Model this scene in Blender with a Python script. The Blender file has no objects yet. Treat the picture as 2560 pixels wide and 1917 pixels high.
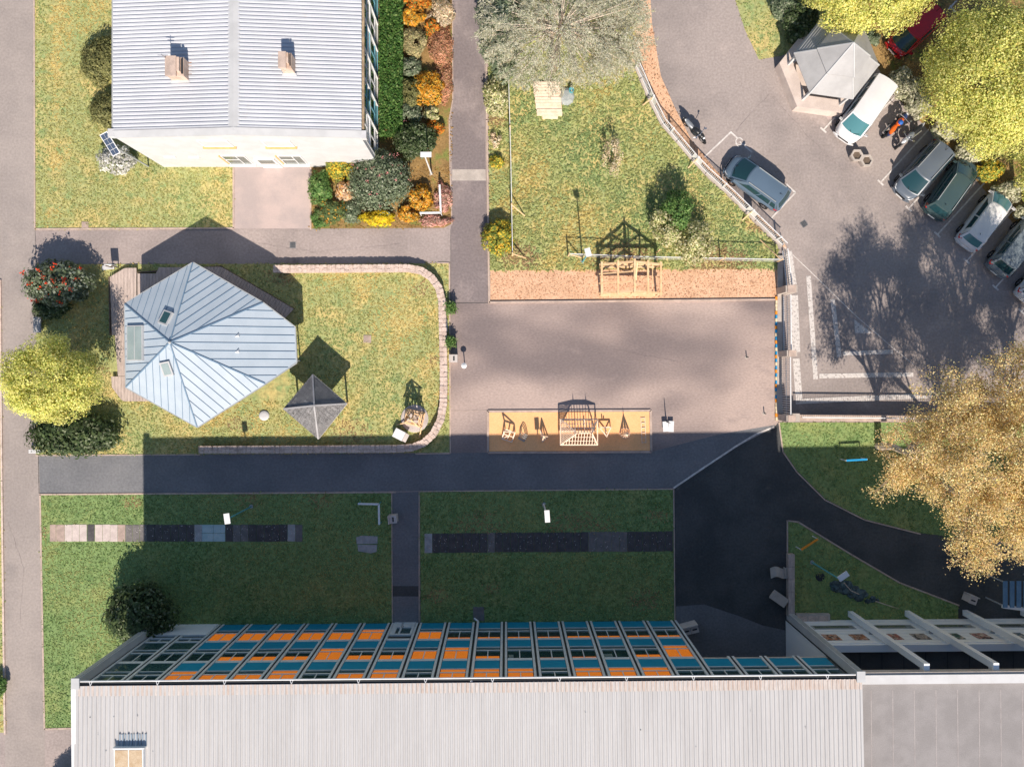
import bpy, math, random
import numpy as np
from mathutils import Vector, Matrix

# ------------------------------------------------------------------ camera, sky, sun, exposure
scene = bpy.context.scene
col = scene.collection
S = 38.27            # photo pixels per metre on the ground
NX, NY = 1265.0, 935.0   # the point straight below the drone
H = 52.0             # flying height

cam_d = bpy.data.cameras.new('camera')
cam = bpy.data.objects.new('camera', cam_d)
col.objects.link(cam)
cam.location = (0, 0, H)
cam.rotation_euler = (0, 0, 0)
cam_d.sensor_width = 36.0
cam_d.lens = 36.0 * (S * H) / 2560.0
cam_d.shift_x = (1280 - NX) / 2560.0
cam_d.shift_y = -(958.5 - NY) / 2560.0
cam_d.clip_end = 3000
scene.camera = cam

TAN = 0.873
sun_dir = Vector((0.085, -1.0, TAN)).normalized()      # towards the sun
w = bpy.data.worlds.new('World')
scene.world = w
w.use_nodes = True
nt = w.node_tree
bg = nt.nodes['Background']
sky = nt.nodes.new('ShaderNodeTexSky')
sky.sky_type = 'NISHITA'
sky.sun_disc = False
sky.sun_elevation = math.atan(TAN)
sky.sun_rotation = math.radians(175)
sky.air_density = 1.0
sky.dust_density = 0.4
sky.ozone_density = 1.0
nt.links.new(sky.outputs[0], bg.inputs[0])
bg.inputs[1].default_value = 0.088

sun_d = bpy.data.lights.new('sun', 'SUN')
sun_d.energy = 4.7
sun_d.angle = math.radians(0.53)
sun_d.color = (1.0, 0.89, 0.77)
sun = bpy.data.objects.new('sun', sun_d)
col.objects.link(sun)
sun.location = (20, -60, 60)
sun.rotation_euler = (-sun_dir).to_track_quat('-Z', 'Y').to_euler()

scene.view_settings.view_transform = 'Standard'
scene.view_settings.look = 'None'
scene.view_settings.gamma = 1
scene.view_settings.exposure = 0.47
scene.cycles.max_bounces = 6
scene.cycles.diffuse_bounces = 3
scene.cycles.transparent_max_bounces = 12
try:
    scene.cycles.use_denoising = True
except Exception:
    pass

# ------------------------------------------------------------------ helpers
R = math.radians
rnd = random.Random(7)
def P(px, py, z=0.0):
    "a point at height z that the photo shows at this pixel"
    k = (H - z) / H / S
    return ((px - NX) * k, (NY - py) * k, z)
def Q(px, py, z=0.0):
    "a point at height z standing above this ground pixel"
    return ((px - NX) / S, (NY - py) / S, z)

class MB:
    def __init__(s): s.v = []; s.f = []
    def add(s, vs, fs):
        n = len(s.v); s.v += [tuple(v) for v in vs]; s.f += [tuple(i + n for i in f) for f in fs]; return s
    def box(s, x0, x1, y0, y1, z0, z1):
        return s.add([(x0,y0,z0),(x1,y0,z0),(x1,y1,z0),(x0,y1,z0),(x0,y0,z1),(x1,y0,z1),(x1,y1,z1),(x0,y1,z1)],
                     [(0,3,2,1),(4,5,6,7),(0,1,5,4),(1,2,6,5),(2,3,7,6),(3,0,4,7)])
    def cbox(s, c, sx, sy, z0, z1, rz=0.0):
        ca, sa = math.cos(rz), math.sin(rz)
        pts = [(c[0]+ca*a-sa*b, c[1]+sa*a+ca*b) for a, b in ((-sx/2,-sy/2),(sx/2,-sy/2),(sx/2,sy/2),(-sx/2,sy/2))]
        return s.prism(pts, z0, z1)
    def prism(s, poly, z0, z1):
        a = sum(poly[i][0]*poly[(i+1)%len(poly)][1]-poly[(i+1)%len(poly)][0]*poly[i][1] for i in range(len(poly)))
        if a < 0: poly = poly[::-1]
        n = len(poly)
        vs = [(p[0],p[1],z0) for p in poly] + [(p[0],p[1],z1) for p in poly]
        fs = [tuple(range(n))[::-1], tuple(range(n, 2*n))] + [(i,(i+1)%n,n+(i+1)%n,n+i) for i in range(n)]
        return s.add(vs, fs)
    def sheet(s, poly, z=None):
        vs = [(p[0],p[1],p[2] if z is None else z) for p in poly]
        a = sum(vs[i][0]*vs[(i+1)%len(vs)][1]-vs[(i+1)%len(vs)][0]*vs[i][1] for i in range(len(vs)))
        if a < 0: vs = vs[::-1]
        return s.add(vs, [tuple(range(len(vs)))])
    def beam(s, a, b, w, h=None, up=(0,0,1)):
        h = w if h is None else h
        a = Vector(a); b = Vector(b); d = (b-a).normalized(); u = Vector(up)
        x = d.cross(u)
        if x.length < 1e-4: x = d.cross(Vector((0,1,0)))
        x.normalize(); u = x.cross(d).normalized()
        vs = []
        for p in (a, b):
            for i, j in ((-1,-1),(1,-1),(1,1),(-1,1)): vs.append(p + x*(i*w/2) + u*(j*h/2))
        return s.add(vs, [(3,2,1,0),(4,5,6,7),(0,1,5,4),(1,2,6,5),(2,3,7,6),(3,0,4,7)])
    def tube(s, a, b, r, r2=None, n=8):
        r2 = r if r2 is None else r2
        a = Vector(a); b = Vector(b); d = (b-a).normalized()
        x = d.cross(Vector((0,0,1)))
        if x.length < 1e-3: x = Vector((1,0,0))
        x.normalize(); y = d.cross(x)
        vs = []
        for p, q in ((a, r), (b, r2)):
            for i in range(n):
                t = 2*math.pi*i/n; vs.append(p + x*(q*math.cos(t)) + y*(q*math.sin(t)))
        return s.add(vs, [tuple(range(n))[::-1], tuple(range(n,2*n))] + [(i,(i+1)%n,n+(i+1)%n,n+i) for i in range(n)])
    def lathe(s, c, prof, n=16, sx=1.0, sy=1.0):
        vs = []; fs = []
        for r, z in prof:
            for i in range(n):
                t = 2*math.pi*i/n; vs.append((c[0]+sx*r*math.cos(t), c[1]+sy*r*math.sin(t), c[2]+z))
        for k in range(len(prof)-1):
            for i in range(n): fs.append((k*n+i, k*n+(i+1)%n, (k+1)*n+(i+1)%n, (k+1)*n+i))
        fs.append(tuple(range(n))[::-1]); fs.append(tuple((len(prof)-1)*n+i for i in range(n)))
        return s.add(vs, fs)
    def xf(s, m):
        s.v = [tuple(m @ Vector(v)) for v in s.v]; return s

def top(o):
    while o.parent is not None: o = o.parent
    return o
def mesh_of(name, mb, mat, smooth=False):
    me = bpy.data.meshes.new(name)
    me.from_pydata(mb.v, [], mb.f)
    if mat: me.materials.append(mat)
    if smooth: me.polygons.foreach_set('use_smooth', [True]*len(me.polygons))
    me.update(); return me
def obj(name, mb, mat, parent=None, smooth=False, local=False):
    "one mesh object; coordinates are world unless local (then in the frame of the top parent)"
    if parent is not None and not local:
        t = top(parent); mi = (Matrix.Translation(t.location) @ t.rotation_euler.to_matrix().to_4x4()).inverted()
        if mi != Matrix.Identity(4): mb.v = [tuple(mi @ Vector(v)) for v in mb.v]
    loc = None
    if parent is None and not local and mb.v:
        xs = [v[0] for v in mb.v]; ys = [v[1] for v in mb.v]; zs = [v[2] for v in mb.v]
        loc = ((min(xs)+max(xs))/2, (min(ys)+max(ys))/2, min(zs))
        mb.v = [(v[0]-loc[0], v[1]-loc[1], v[2]-loc[2]) for v in mb.v]
    o = bpy.data.objects.new(name, mesh_of(name, mb, mat, smooth))
    col.objects.link(o)
    if loc: o.location = loc
    if parent is not None: o.parent = parent
    return o
def piece(name, me, parent, loc=(0,0,0), rz=0.0, scale=None):
    "a piece that shares mesh data; loc in the frame of the parent"
    o = bpy.data.objects.new(name, me); col.objects.link(o); o.parent = parent
    o.location = loc; o.rotation_euler = (0,0,rz)
    if scale: o.scale = scale
    return o
def tag(o, label=None, cat=None, group=None, kind=None):
    if label: o['label'] = label
    if cat: o['category'] = cat
    if group: o['group'] = group
    if kind or cat: o['kind'] = kind or 'thing'
    return o
def thing(name, label, cat, loc=(0,0,0), rz=0.0, group=None):
    o = bpy.data.objects.new(name, None); col.objects.link(o)
    o.location = loc; o.rotation_euler = (0,0,rz); o.empty_display_size = 0.2
    return tag(o, label, cat, group)
def struct(name, mb, mat, smooth=False):
    return tag(obj(name, mb, mat, None, smooth), kind='structure')
def dup(o, parent=None):
    c = o.copy(); col.objects.link(c); c.parent = parent
    for ch in list(o.children): dup(ch, c)
    return c

# ------------------------------------------------------------------ materials
def srgb(r, g, b):
    f = lambda c: (c/255/12.92) if c/255 <= 0.04045 else ((c/255+0.055)/1.055)**2.4
    return (f(r), f(g), f(b))
MATS = {}
def mat(name, c1, c2=None, scale=1.0, lo=0.35, hi=0.65, rough=0.85, spec=0.25, metal=0.0, fine=0.0, fscale=25.0,
        bump=0.0, bscale=20.0, c3=None, scale3=4.0, lo3=0.5, hi3=0.7, stretch=None, detail=5.0, coat=0.0, objc=False, distort=0.0, rough_var=0.0):
    m = bpy.data.materials.new(name); m.use_nodes = True; MATS[name] = m
    n = m.node_tree.nodes; l = m.node_tree.links
    b = n['Principled BSDF']
    b.inputs['Roughness'].default_value = rough
    b.inputs['Metallic'].default_value = metal
    b.inputs['Specular IOR Level'].default_value = spec
    if coat: b.inputs['Coat Weight'].default_value = coat; b.inputs['Coat Roughness'].default_value = 0.06
    if objc:
        src = n.new('ShaderNodeTexCoord').outputs['Object']
    else:
        src = n.new('ShaderNodeNewGeometry').outputs['Position']
    if stretch:
        mp = n.new('ShaderNodeMapping'); mp.inputs['Scale'].default_value = stretch
        l.new(src, mp.inputs[0]); src = mp.outputs[0]
    def noise(sc, det=detail, dis=0.0):
        t = n.new('ShaderNodeTexNoise'); t.inputs['Scale'].default_value = sc; t.inputs['Detail'].default_value = det
        t.inputs['Roughness'].default_value = 0.6; t.inputs['Distortion'].default_value = dis
        l.new(src, t.inputs['Vector']); return t.outputs[0]
    def ramp(s, a, c):
        r = n.new('ShaderNodeMapRange'); r.inputs[1].default_value = a; r.inputs[2].default_value = c
        r.interpolation_type = 'SMOOTHSTEP'; l.new(s, r.inputs[0]); return r.outputs[0]
    def mix(f, a, c, mode='MIX'):
        x = n.new('ShaderNodeMix'); x.data_type = 'RGBA'; x.blend_type = mode
        for sock, v in ((x.inputs[0], f), (x.inputs[6], a), (x.inputs[7], c)):
            if isinstance(v, (tuple, list)): sock.default_value = (*v[:3], 1)
            elif isinstance(v, (int, float)): sock.default_value = v
            else: l.new(v, sock)
        return x.outputs[2]
    cur = tuple(c1)
    if c2 is not None: cur = mix(ramp(noise(scale, detail, distort), lo, hi), cur, tuple(c2))
    if c3 is not None: cur = mix(ramp(noise(scale3, 3.0), lo3, hi3), cur, tuple(c3))
    if fine:
        g = n.new('ShaderNodeMapRange'); g.inputs[1].default_value = 0.25; g.inputs[2].default_value = 0.75
        g.inputs[3].default_value = 1-fine; g.inputs[4].default_value = 1+fine
        l.new(noise(fscale, 2.0), g.inputs[0])
        cur = mix(1.0, cur, g.outputs[0], 'MULTIPLY')
    if isinstance(cur, tuple): b.inputs['Base Color'].default_value = (*cur[:3], 1)
    else: l.new(cur, b.inputs['Base Color'])
    if rough_var:
        q = n.new('ShaderNodeMapRange'); q.inputs[3].default_value = rough-rough_var; q.inputs[4].default_value = rough+rough_var
        l.new(noise(1.3), q.inputs[0]); l.new(q.outputs[0], b.inputs['Roughness'])
    if bump:
        bn = n.new('ShaderNodeBump'); bn.inputs['Strength'].default_value = bump; bn.inputs['Distance'].default_value = 0.02
        l.new(noise(bscale, 3.0), bn.inputs['Height']); l.new(bn.outputs[0], b.inputs['Normal'])
    return m
def leaf_mat(name, trans=0.42, rough=0.55):
    m = bpy.data.materials.new(name); m.use_nodes = True
    n = m.node_tree.nodes; l = m.node_tree.links; b = n['Principled BSDF']; out = n['Material Output']
    a = n.new('ShaderNodeVertexColor'); a.layer_name = 'leaf_colour'
    l.new(a.outputs[0], b.inputs['Base Color']); b.inputs['Roughness'].default_value = rough
    b.inputs['Specular IOR Level'].default_value = 0.25
    t = n.new('ShaderNodeBsdfTranslucent'); l.new(a.outputs[0], t.inputs[0])
    x = n.new('ShaderNodeMixShader'); x.inputs[0].default_value = trans
    l.new(b.outputs[0], x.inputs[1]); l.new(t.outputs[0], x.inputs[2]); l.new(x.outputs[0], out.inputs[0])
    return m
def glass_mat(name, tint=(0.55,0.75,0.75), refl=0.12, through=0.75, back=(0.02,0.04,0.045)):
    "window glass: part see-through, part reflecting"
    m = bpy.data.materials.new(name); m.use_nodes = True
    n = m.node_tree.nodes; l = m.node_tree.links; out = n['Material Output']; b = n['Principled BSDF']
    b.inputs['Base Color'].default_value = (*back, 1); b.inputs['Roughness'].default_value = 0.05
    tr = n.new('ShaderNodeBsdfTransparent'); tr.inputs[0].default_value = (*tint, 1)
    g = n.new('ShaderNodeBsdfGlossy'); g.inputs['Roughness'].default_value = 0.03
    x1 = n.new('ShaderNodeMixShader'); x1.inputs[0].default_value = through
    l.new(b.outputs[0], x1.inputs[1]); l.new(tr.outputs[0], x1.inputs[2])
    fr = n.new('ShaderNodeLayerWeight'); fr.inputs[0].default_value = refl
    geo = n.new('ShaderNodeNewGeometry'); inv = n.new('ShaderNodeMath'); inv.operation = 'SUBTRACT'; inv.inputs[0].default_value = 1.0
    l.new(geo.outputs['Backfacing'], inv.inputs[1]); mu = n.new('ShaderNodeMath'); mu.operation = 'MULTIPLY'
    l.new(fr.outputs['Fresnel'], mu.inputs[0]); l.new(inv.outputs[0], mu.inputs[1])
    m2 = n.new('ShaderNodeMath'); m2.operation = 'MULTIPLY_ADD'; m2.inputs[1].default_value = 1.0-through; m2.inputs[2].default_value = through
    l.new(geo.outputs['Backfacing'], m2.inputs[0]); l.new(m2.outputs[0], x1.inputs[0])
    x2 = n.new('ShaderNodeMixShader'); l.new(mu.outputs[0], x2.inputs[0])
    l.new(x1.outputs[0], x2.inputs[1]); l.new(g.outputs[0], x2.inputs[2]); l.new(x2.outputs[0], out.inputs[0])
    return m

M = dict(
 asphalt=mat('asphalt', (.305,.258,.242), (.385,.322,.30), .25, detail=3, fine=.17, fscale=7, c3=(.20,.172,.168), scale3=.6, lo3=.6, hi3=.8, rough=.9),
 asphalt_left=mat('asphalt_left', (.37,.32,.293), (.32,.278,.257), .3, detail=3, fine=.14, fscale=7, c3=(.25,.222,.212), scale3=.22, lo3=.5, hi3=.8, rough=.9),
 asphalt_court=mat('asphalt_court', (.205,.168,.164), (.46,.36,.318), .085, .38, .64, detail=2.0, fine=.17, fscale=6, c3=(.29,.235,.222), scale3=.5, lo3=.52, hi3=.85, rough=.9, stretch=(1,1.9,1), distort=.15),
 asphalt_lane=mat('asphalt_lane', (.22,.185,.183), (.36,.30,.285), .22, .45, .7, fine=.17, fscale=7, rough=.9),
 asphalt_blue=mat('asphalt_blue', (.165,.168,.178), (.205,.206,.214), .3, fine=.17, fscale=7, rough=.9),
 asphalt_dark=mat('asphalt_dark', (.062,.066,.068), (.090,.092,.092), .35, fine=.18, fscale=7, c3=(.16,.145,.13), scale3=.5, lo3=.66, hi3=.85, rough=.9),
 asphalt_park=mat('asphalt_park', (.365,.312,.29), (.27,.234,.222), .16, .38, .68, detail=3, fine=.17, fscale=7, c3=(.42,.355,.328), scale3=.45, lo3=.55, hi3=.8, rough=.9),
 paving=mat('paving', (.50,.40,.37), (.40,.335,.32), .5, fine=.1, fscale=30, rough=.9),
 soil=mat('soil', (.70,.445,.29), (.61,.38,.24), .8, fine=.3, fscale=14, bump=.8, bscale=9, rough=1),
 bedsoil=mat('bedsoil', (.34,.22,.09), (.24,.15,.06), 1.0, fine=.3, fscale=10, c3=(.20,.22,.06), scale3=.8, lo3=.5, hi3=.65, rough=1),
 sand=mat('sand', (.95,.52,.25), (.90,.48,.22), .8, fine=.10, fscale=14, c3=(.62,.40,.20), scale3=2.2, lo3=.68, hi3=.8, bump=.6, bscale=12, rough=1),
 grass=mat('grass_sheet', (.36,.38,.16), (.54,.44,.18), .45, .42, .64, fine=.3, fscale=5, c3=(.27,.34,.14), scale3=1.6, lo3=.5, hi3=.68, rough=.95),
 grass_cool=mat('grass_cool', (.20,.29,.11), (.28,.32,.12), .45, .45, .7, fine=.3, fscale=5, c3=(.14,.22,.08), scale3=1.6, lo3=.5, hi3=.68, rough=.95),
 kerb=mat('kerb', (.55,.43,.36), (.42,.33,.28), 2, fine=.15, rough=.9),
 concrete=mat('concrete', (.52,.46,.41), (.42,.37,.33), 1.5, fine=.15, rough=.9),
 stone=mat('stone', (.66,.53,.46), (.50,.39,.33), 3, .4, .65, fine=.25, fscale=18, bump=.8, bscale=16, rough=.95),
 mortar=mat('mortar', (.60,.48,.41), (.46,.36,.30), 3, fine=.3, fscale=18, bump=1, bscale=16, rough=.95),
 white_paint=mat('white_paint', (.60,.60,.605), (.55,.545,.545), 1.2, fine=.06, rough=.7),
 road_paint=mat('road_paint', (.72,.68,.64), (.55,.5,.47), 5, fine=.12, rough=.8),
 white_metal=mat('white_metal', (.80,.80,.80), (.72,.72,.72), 2, rough=.45, spec=.4),
 roof_white=mat('roof_white', (.55,.565,.60), (.50,.515,.55), .35, fine=.05, fscale=9, rough=.7, c3=(.50,.48,.47), scale3=.8, lo3=.62, hi3=.85),
 roof_grey=mat('roof_grey', (.60,.585,.575), (.53,.515,.51), .5, fine=.05, fscale=9, rough=.7),
 flat_roof=mat('flat_roof', (.265,.248,.243), (.31,.29,.285), .8, fine=.12, fscale=20, c3=(.235,.218,.212), scale3=.6, lo3=.6, hi3=.9, rough=.9),
 flashing=mat('flashing', (.53,.535,.54), (.47,.475,.48), 1, rough=.6),
 grey_metal=mat('grey_metal', (.40,.42,.43), (.34,.36,.37), 2, rough=.5, spec=.4),
 dark_metal=mat('dark_metal', (.03,.035,.04), rough=.5),
 seam_line=mat('seam_line', (.17,.26,.36), rough=.5), seam_roof=mat('seam_roof', (.45,.52,.585), (.41,.48,.545), .8, fine=.03, rough=.5, spec=.35, metal=.0),
 wood_deck=mat('wood_deck', (.56,.46,.41), (.44,.36,.32), 2.5, fine=.18, fscale=12, rough=.9, stretch=(3,.4,1)),
 wood_pale=mat('wood_pale', (.92,.74,.58), (.82,.62,.46), 3, fine=.1, rough=.8),
 wood_fresh=mat('wood_fresh', (.85,.60,.36), (.72,.48,.26), 3, fine=.1, rough=.8),
 wood_dark=mat('wood_dark', (.16,.12,.09), (.11,.085,.065), 3, fine=.2, rough=.9),
 slate=mat('slate', (.34,.335,.34), (.42,.41,.41), 2.3, fine=.15, fscale=15, rough=.8),
 spandrel=mat('spandrel', (.008,.27,.45), (.008,.25,.41), .8, rough=.45, spec=.4),
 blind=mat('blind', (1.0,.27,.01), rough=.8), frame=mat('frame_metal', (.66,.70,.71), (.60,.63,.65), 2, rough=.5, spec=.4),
 dark_room=mat('dark_room', (.02,.028,.03), rough=.9),
 ochre=mat('ochre', (.80,.48,.20), (.7,.4,.16), 3, rough=.85),
 tyre=mat('tyre', (.02,.02,.022), rough=.9),
 chrome=mat('chrome', (.6,.6,.62), rough=.25, metal=.9),
 black=mat('black_plastic', (.015,.016,.018), rough=.5),
 red_lamp=mat('red_lamp', (.75,.02,.012), rough=.2, spec=.5),
 clear_lamp=mat('clear_lamp', (.75,.78,.8), rough=.15, spec=.6),
 bark=mat('bark', (.28,.22,.17), (.18,.14,.11), 4, fine=.25, rough=.95),
 bark_pale=mat('bark_pale', (.62,.52,.42), (.42,.34,.27), 3, fine=.2, rough=.9),
 pane=glass_mat('pane', (.93,.96,.95), .10, .72, (.06,.17,.18)),
 pane_pale=glass_mat('pane_pale', (.7,.75,.7), .12, .35, (.22,.25,.23)),
 pane_dark=glass_mat('pane_dark', (.4,.55,.6), .2, .3, (.05,.13,.14)),
 teal_paint=mat('teal_paint', (.10,.36,.40), rough=.5),
 blue_paint=mat('blue_paint', (.02,.30,.60), rough=.5),
 orange_paint=mat('orange_paint', (.85,.30,.03), rough=.6),
)
LEAF = leaf_mat('leaf')
# added glow: the drawn blinds emit orange, as skylight alone leaves them dull
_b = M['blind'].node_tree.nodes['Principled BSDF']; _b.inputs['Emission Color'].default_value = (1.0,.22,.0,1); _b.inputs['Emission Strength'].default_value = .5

def palette(mat_cols): return mat_cols
def leaf_mesh(name, c, nrm, size, cols, rng, parent=None, aspect=1.7, material=None, tang=None):
    "many leaf-sized diamonds as one crown mesh (world coordinates)"
    N = len(c)
    nrm = nrm / np.maximum(np.linalg.norm(nrm, axis=1, keepdims=True), 1e-6)
    r = rng.normal(size=(N,3)) if tang is None else tang
    t = r - nrm*np.sum(r*nrm, axis=1, keepdims=True); t /= np.maximum(np.linalg.norm(t, axis=1, keepdims=True), 1e-6)
    b = np.cross(nrm, t)
    L = (size*0.5*aspect)[:,None]; W = (size*0.5)[:,None]
    v = np.stack([c - t*L, c + b*W, c + t*L, c - b*W], axis=1).reshape(-1,3)
    if parent is not None:
        v = v - np.array(top(parent).location)
    me = bpy.data.meshes.new(name)
    me.vertices.add(4*N); me.vertices.foreach_set('co', v.astype(np.float32).ravel())
    me.loops.add(4*N); me.loops.foreach_set('vertex_index', np.arange(4*N, dtype=np.int32))
    me.polygons.add(N); me.polygons.foreach_set('loop_start', np.arange(0, 4*N, 4, dtype=np.int32))
    me.polygons.foreach_set('loop_total', np.full(N, 4, dtype=np.int32))
    ca = me.color_attributes.new('leaf_colour', 'FLOAT_COLOR', 'POINT')
    cc = np.ones((N,4,4), dtype=np.float32); cc[:,:,:3] = cols[:,None,:]
    ca.data.foreach_set('color', cc.ravel())
    me.materials.append(material or LEAF); me.update(calc_edges=True); me.validate()
    o = bpy.data.objects.new(name, me); col.objects.link(o)
    if parent is not None: o.parent = parent
    return o
def pick_cols(rng, N, pal, jitter=.18):
    ws = np.array([p[1] for p in pal], float); ws /= ws.sum()
    idx = rng.choice(len(pal), N, p=ws)
    c = np.array([p[0] for p in pal], float)[idx]
    return np.clip(c*(1+rng.normal(0, jitter, (N,1))), .004, 1.0)
# ------------------------------------------------------------------ ground, roads, lawns
def gpoly(pts, z=0.0): return [Q(a, b, z) for a, b in pts]
struct('terrain', MB().sheet([(-900,-900),(900,-900),(900,900),(-900,900)], -0.06), M['grass_cool'])
struct('ground', MB().sheet([(-75,-60),(75,-60),(75,60),(-75,60)], 0.0), M['asphalt'])
def surface(name, pts, material, lvl): return struct(name, MB().sheet(gpoly(pts), lvl), material)
surface('path_west', [(-40,-400),(86,-400),(88,575),(97,1140),(112,1820),(112,2300),(15,2300),(8,1200),(-40,700)], M['asphalt_left'], .004)
surface('path_north', [(88,575),(1128,572),(1128,657),(90,660)], M['asphalt'], .004)
surface('path_lane', [(1130,-400),(1207,-400),(1212,300),(1221,755),(1126,755),(1126,572),(1130,560)], M['asphalt_lane'], .008)
surface('path_south', [(97,1139),(1126,1132),(1220,1131),(1628,1129),(1800,1085),(1937,1062),(1937,1066),(1840,1115),(1683,1221),(100,1234)], M['asphalt_blue'], .0095)
surface('court', [(1126,755),(1945,749),(1945,1060),(1840,1115),(1683,1222),(1126,1228)], M['asphalt_court'], .006)
surface('car_park', [(1600,-400),(3000,-400),(3000,1034),(1975,1034),(1962,620),(1880,545),(1735,395),(1640,230),(1615,60)], M['asphalt_park'], .004)
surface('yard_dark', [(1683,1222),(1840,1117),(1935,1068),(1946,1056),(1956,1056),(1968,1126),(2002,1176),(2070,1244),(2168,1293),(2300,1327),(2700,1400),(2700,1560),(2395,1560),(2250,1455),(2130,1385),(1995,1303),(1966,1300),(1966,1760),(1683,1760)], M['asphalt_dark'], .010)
surface('path_link', [(980,1231),(1047,1229),(1049,1560),(982,1560)], M['asphalt_blue'], .010)
surface('patch_link', [(981,1464),(1048,1464),(1048,1490),(981,1490)], M['asphalt_dark'], .014)
surface('passage_floor', [(1690,1515),(1760,1510),(1850,1540),(1905,1562),(1964,1575),(1964,1900),(1690,1900)], M['asphalt_blue'], .016)
surface('patio', [(585,400),(776,400),(776,572),(585,572)], M['paving'], .012)
surface('lane_sun_patch', [(1131,424),(1214,424),(1215,452),(1130,452)], M['concrete'], .012)  # sunlit band across the lane, painted in as a pale strip
surface('soil_strip', [(1570,-100),(1620,-100),(1630,60),(1652,190),(1688,272),(1728,350),(1786,422),(1858,500),(1955,596),(1970,628),(1957,617),(1890,552),(1830,492),(1765,434),(1695,354),(1655,312),(1620,247),(1600,197),(1580,150)], M['soil'], .012)

# lawns -----------------------------------------------------------
LAWNS = {
 'lawn_house': ([(88,-400),(410,-400),(410,418),(583,418),(583,570),(90,572),(88,300)], 'grass', 42),
 'lawn_pavilion': ([(92,661),(688,660),(1122,659),(1124,1131),(90,1137)], 'grass', 55),
 'lawn_garden': ([(1217,-400),(1600,-400),(1580,150),(1596,197),(1616,247),(1650,312),(1690,356),(1760,438),(1825,497),(1885,558),(1945,618),(1945,674),(1225,678)], 'grass', 60),
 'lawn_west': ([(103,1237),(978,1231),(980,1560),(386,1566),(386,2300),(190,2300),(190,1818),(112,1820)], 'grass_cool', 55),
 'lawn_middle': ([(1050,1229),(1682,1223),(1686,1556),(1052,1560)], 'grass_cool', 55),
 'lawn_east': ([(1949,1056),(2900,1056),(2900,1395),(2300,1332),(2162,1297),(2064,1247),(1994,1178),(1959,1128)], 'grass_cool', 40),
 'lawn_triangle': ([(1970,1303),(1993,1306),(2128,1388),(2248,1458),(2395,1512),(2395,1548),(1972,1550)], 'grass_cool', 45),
 'lawn_corner': ([(1800,-400),(2000,-400),(2080,40),(2000,120),(1955,140),(1897,150),(1862,75),(1838,0)], 'grass', 40),
 'verge_west': ([(-400,640),(2,700),(6,1200),(12,1700),(14,1830),(-400,1830)], 'grass', 35),
}
for nm, (pts, mt, d) in LAWNS.items():
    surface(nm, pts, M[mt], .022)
surface('planting_bed', [(776,418),(947,418),(947,-400),(1130,-400),(1131,250),(1122,300),(1124,420),(1128,480),(1129,560),(1110,570),(776,572)], M['bedsoil'], .020)
surface('bed_under_trees', [(2150,-400),(2900,-400),(2900,720),(2560,590),(2430,440),(2320,325),(2230,230),(2170,130),(2110,60)], M['bedsoil'], .018)
surface('kiosk_yard', [(1955,135),(2110,40),(2260,120),(2230,232),(2160,290),(2070,300)], M['paving'], .016)
surface('soil_bed', [(1226,676),(1945,672),(1945,744),(1226,751)], M['soil'], .026)

def in_poly(x, y, poly):
    inside = np.zeros(len(x), bool); n = len(poly); j = n-1
    for i in range(n):
        xi, yi = poly[i][:2]; xj, yj = poly[j][:2]
        if yi != yj:
            c = ((yi > y) != (yj > y)) & (x < (xj-xi)*(y-yi)/(yj-yi)+xi); inside ^= c
        j = i
    return inside
def tufts(name, label, pts, dens, colours, hgt=.05, excl=(), seed=1, size=.065, stripe=False, spots=()):
    rng = np.random.default_rng(seed)
    cl = [(max(-60, min(2620, a)), max(-60, min(1980, b))) for a, b in pts]
    g = np.array([Q(a, b)[:2] for a, b in cl])
    lo = g.min(0); hi = g.max(0); n = int((hi-lo).prod()*dens)
    p = rng.uniform(lo, hi, (n,2)); k = in_poly(p[:,0], p[:,1], g)
    for e in excl: k &= ~in_poly(p[:,0], p[:,1], [Q(a, b)[:2] for a, b in e])
    p = p[k]; n = len(p)
    c = np.zeros((n,3)); c[:,:2] = p; c[:,2] = .022 + hgt*rng.uniform(.35, 1, n)*.6
    nrm = rng.normal(size=(n,3))*.42; nrm[:,2] = 1.0; c[:,:2] += rng.normal(0,.06,(n,2))
    s = size*rng.uniform(.5, 1.5, n)
    # slow patches of dry and green grass
    f = np.sin(p[:,0]*.9+seed)*np.cos(p[:,1]*.7+seed*2)+np.sin(p[:,0]*.33+p[:,1]*.41+seed)+.6*np.sin(p[:,0]*2.3-p[:,1]*1.9+seed)+.45*rng.normal(size=n)
    if stripe: f = .6*f+1.5*np.exp(-((p[:,0]-Q(140,0)[0])/.5)**2)*(p[:,1]>Q(0,430)[1])+.9*np.exp(-((p[:,0]-Q(172,0)[0])/.3)**2)*(p[:,1]>Q(0,430)[1])-1.0*np.exp(-((p[:,0]-Q(105,0)[0])/.35)**2)
    a, b_, d_ = [np.array(q) for q in colours]
    cols = np.where((f > .9)[:,None], b_, np.where((f < -.9)[:,None], d_, a))*(1+rng.normal(0,.13,(n,1)))
    for sx, sy, sr in spots:
        q = Q(sx,sy); m_ = np.exp(-(((p[:,0]-q[0])/sr)**2+((p[:,1]-q[1])/(sr*.6))**2))*rng.uniform(.5,1.3,n) > .45
        cols[m_] = np.array((.46,.33,.17))*(1+rng.normal(0,.15,(m_.sum(),1)))
    o = leaf_mesh(name, c, nrm, s, np.clip(cols,.005,1), rng, None, 1.9)
    return tag(o, label, 'grass', kind='stuff')
G1 = ((.46,.45,.17),(.68,.53,.20),(.35,.42,.16))
G3 = ((.43,.46,.18),(.62,.51,.19),(.31,.40,.16))
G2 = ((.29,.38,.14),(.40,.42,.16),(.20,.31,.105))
tufts('lawn_grass', 'sunny yellowish green grass beside the white house', LAWNS['lawn_house'][0], 105, G1, seed=1, stripe=True)
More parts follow.
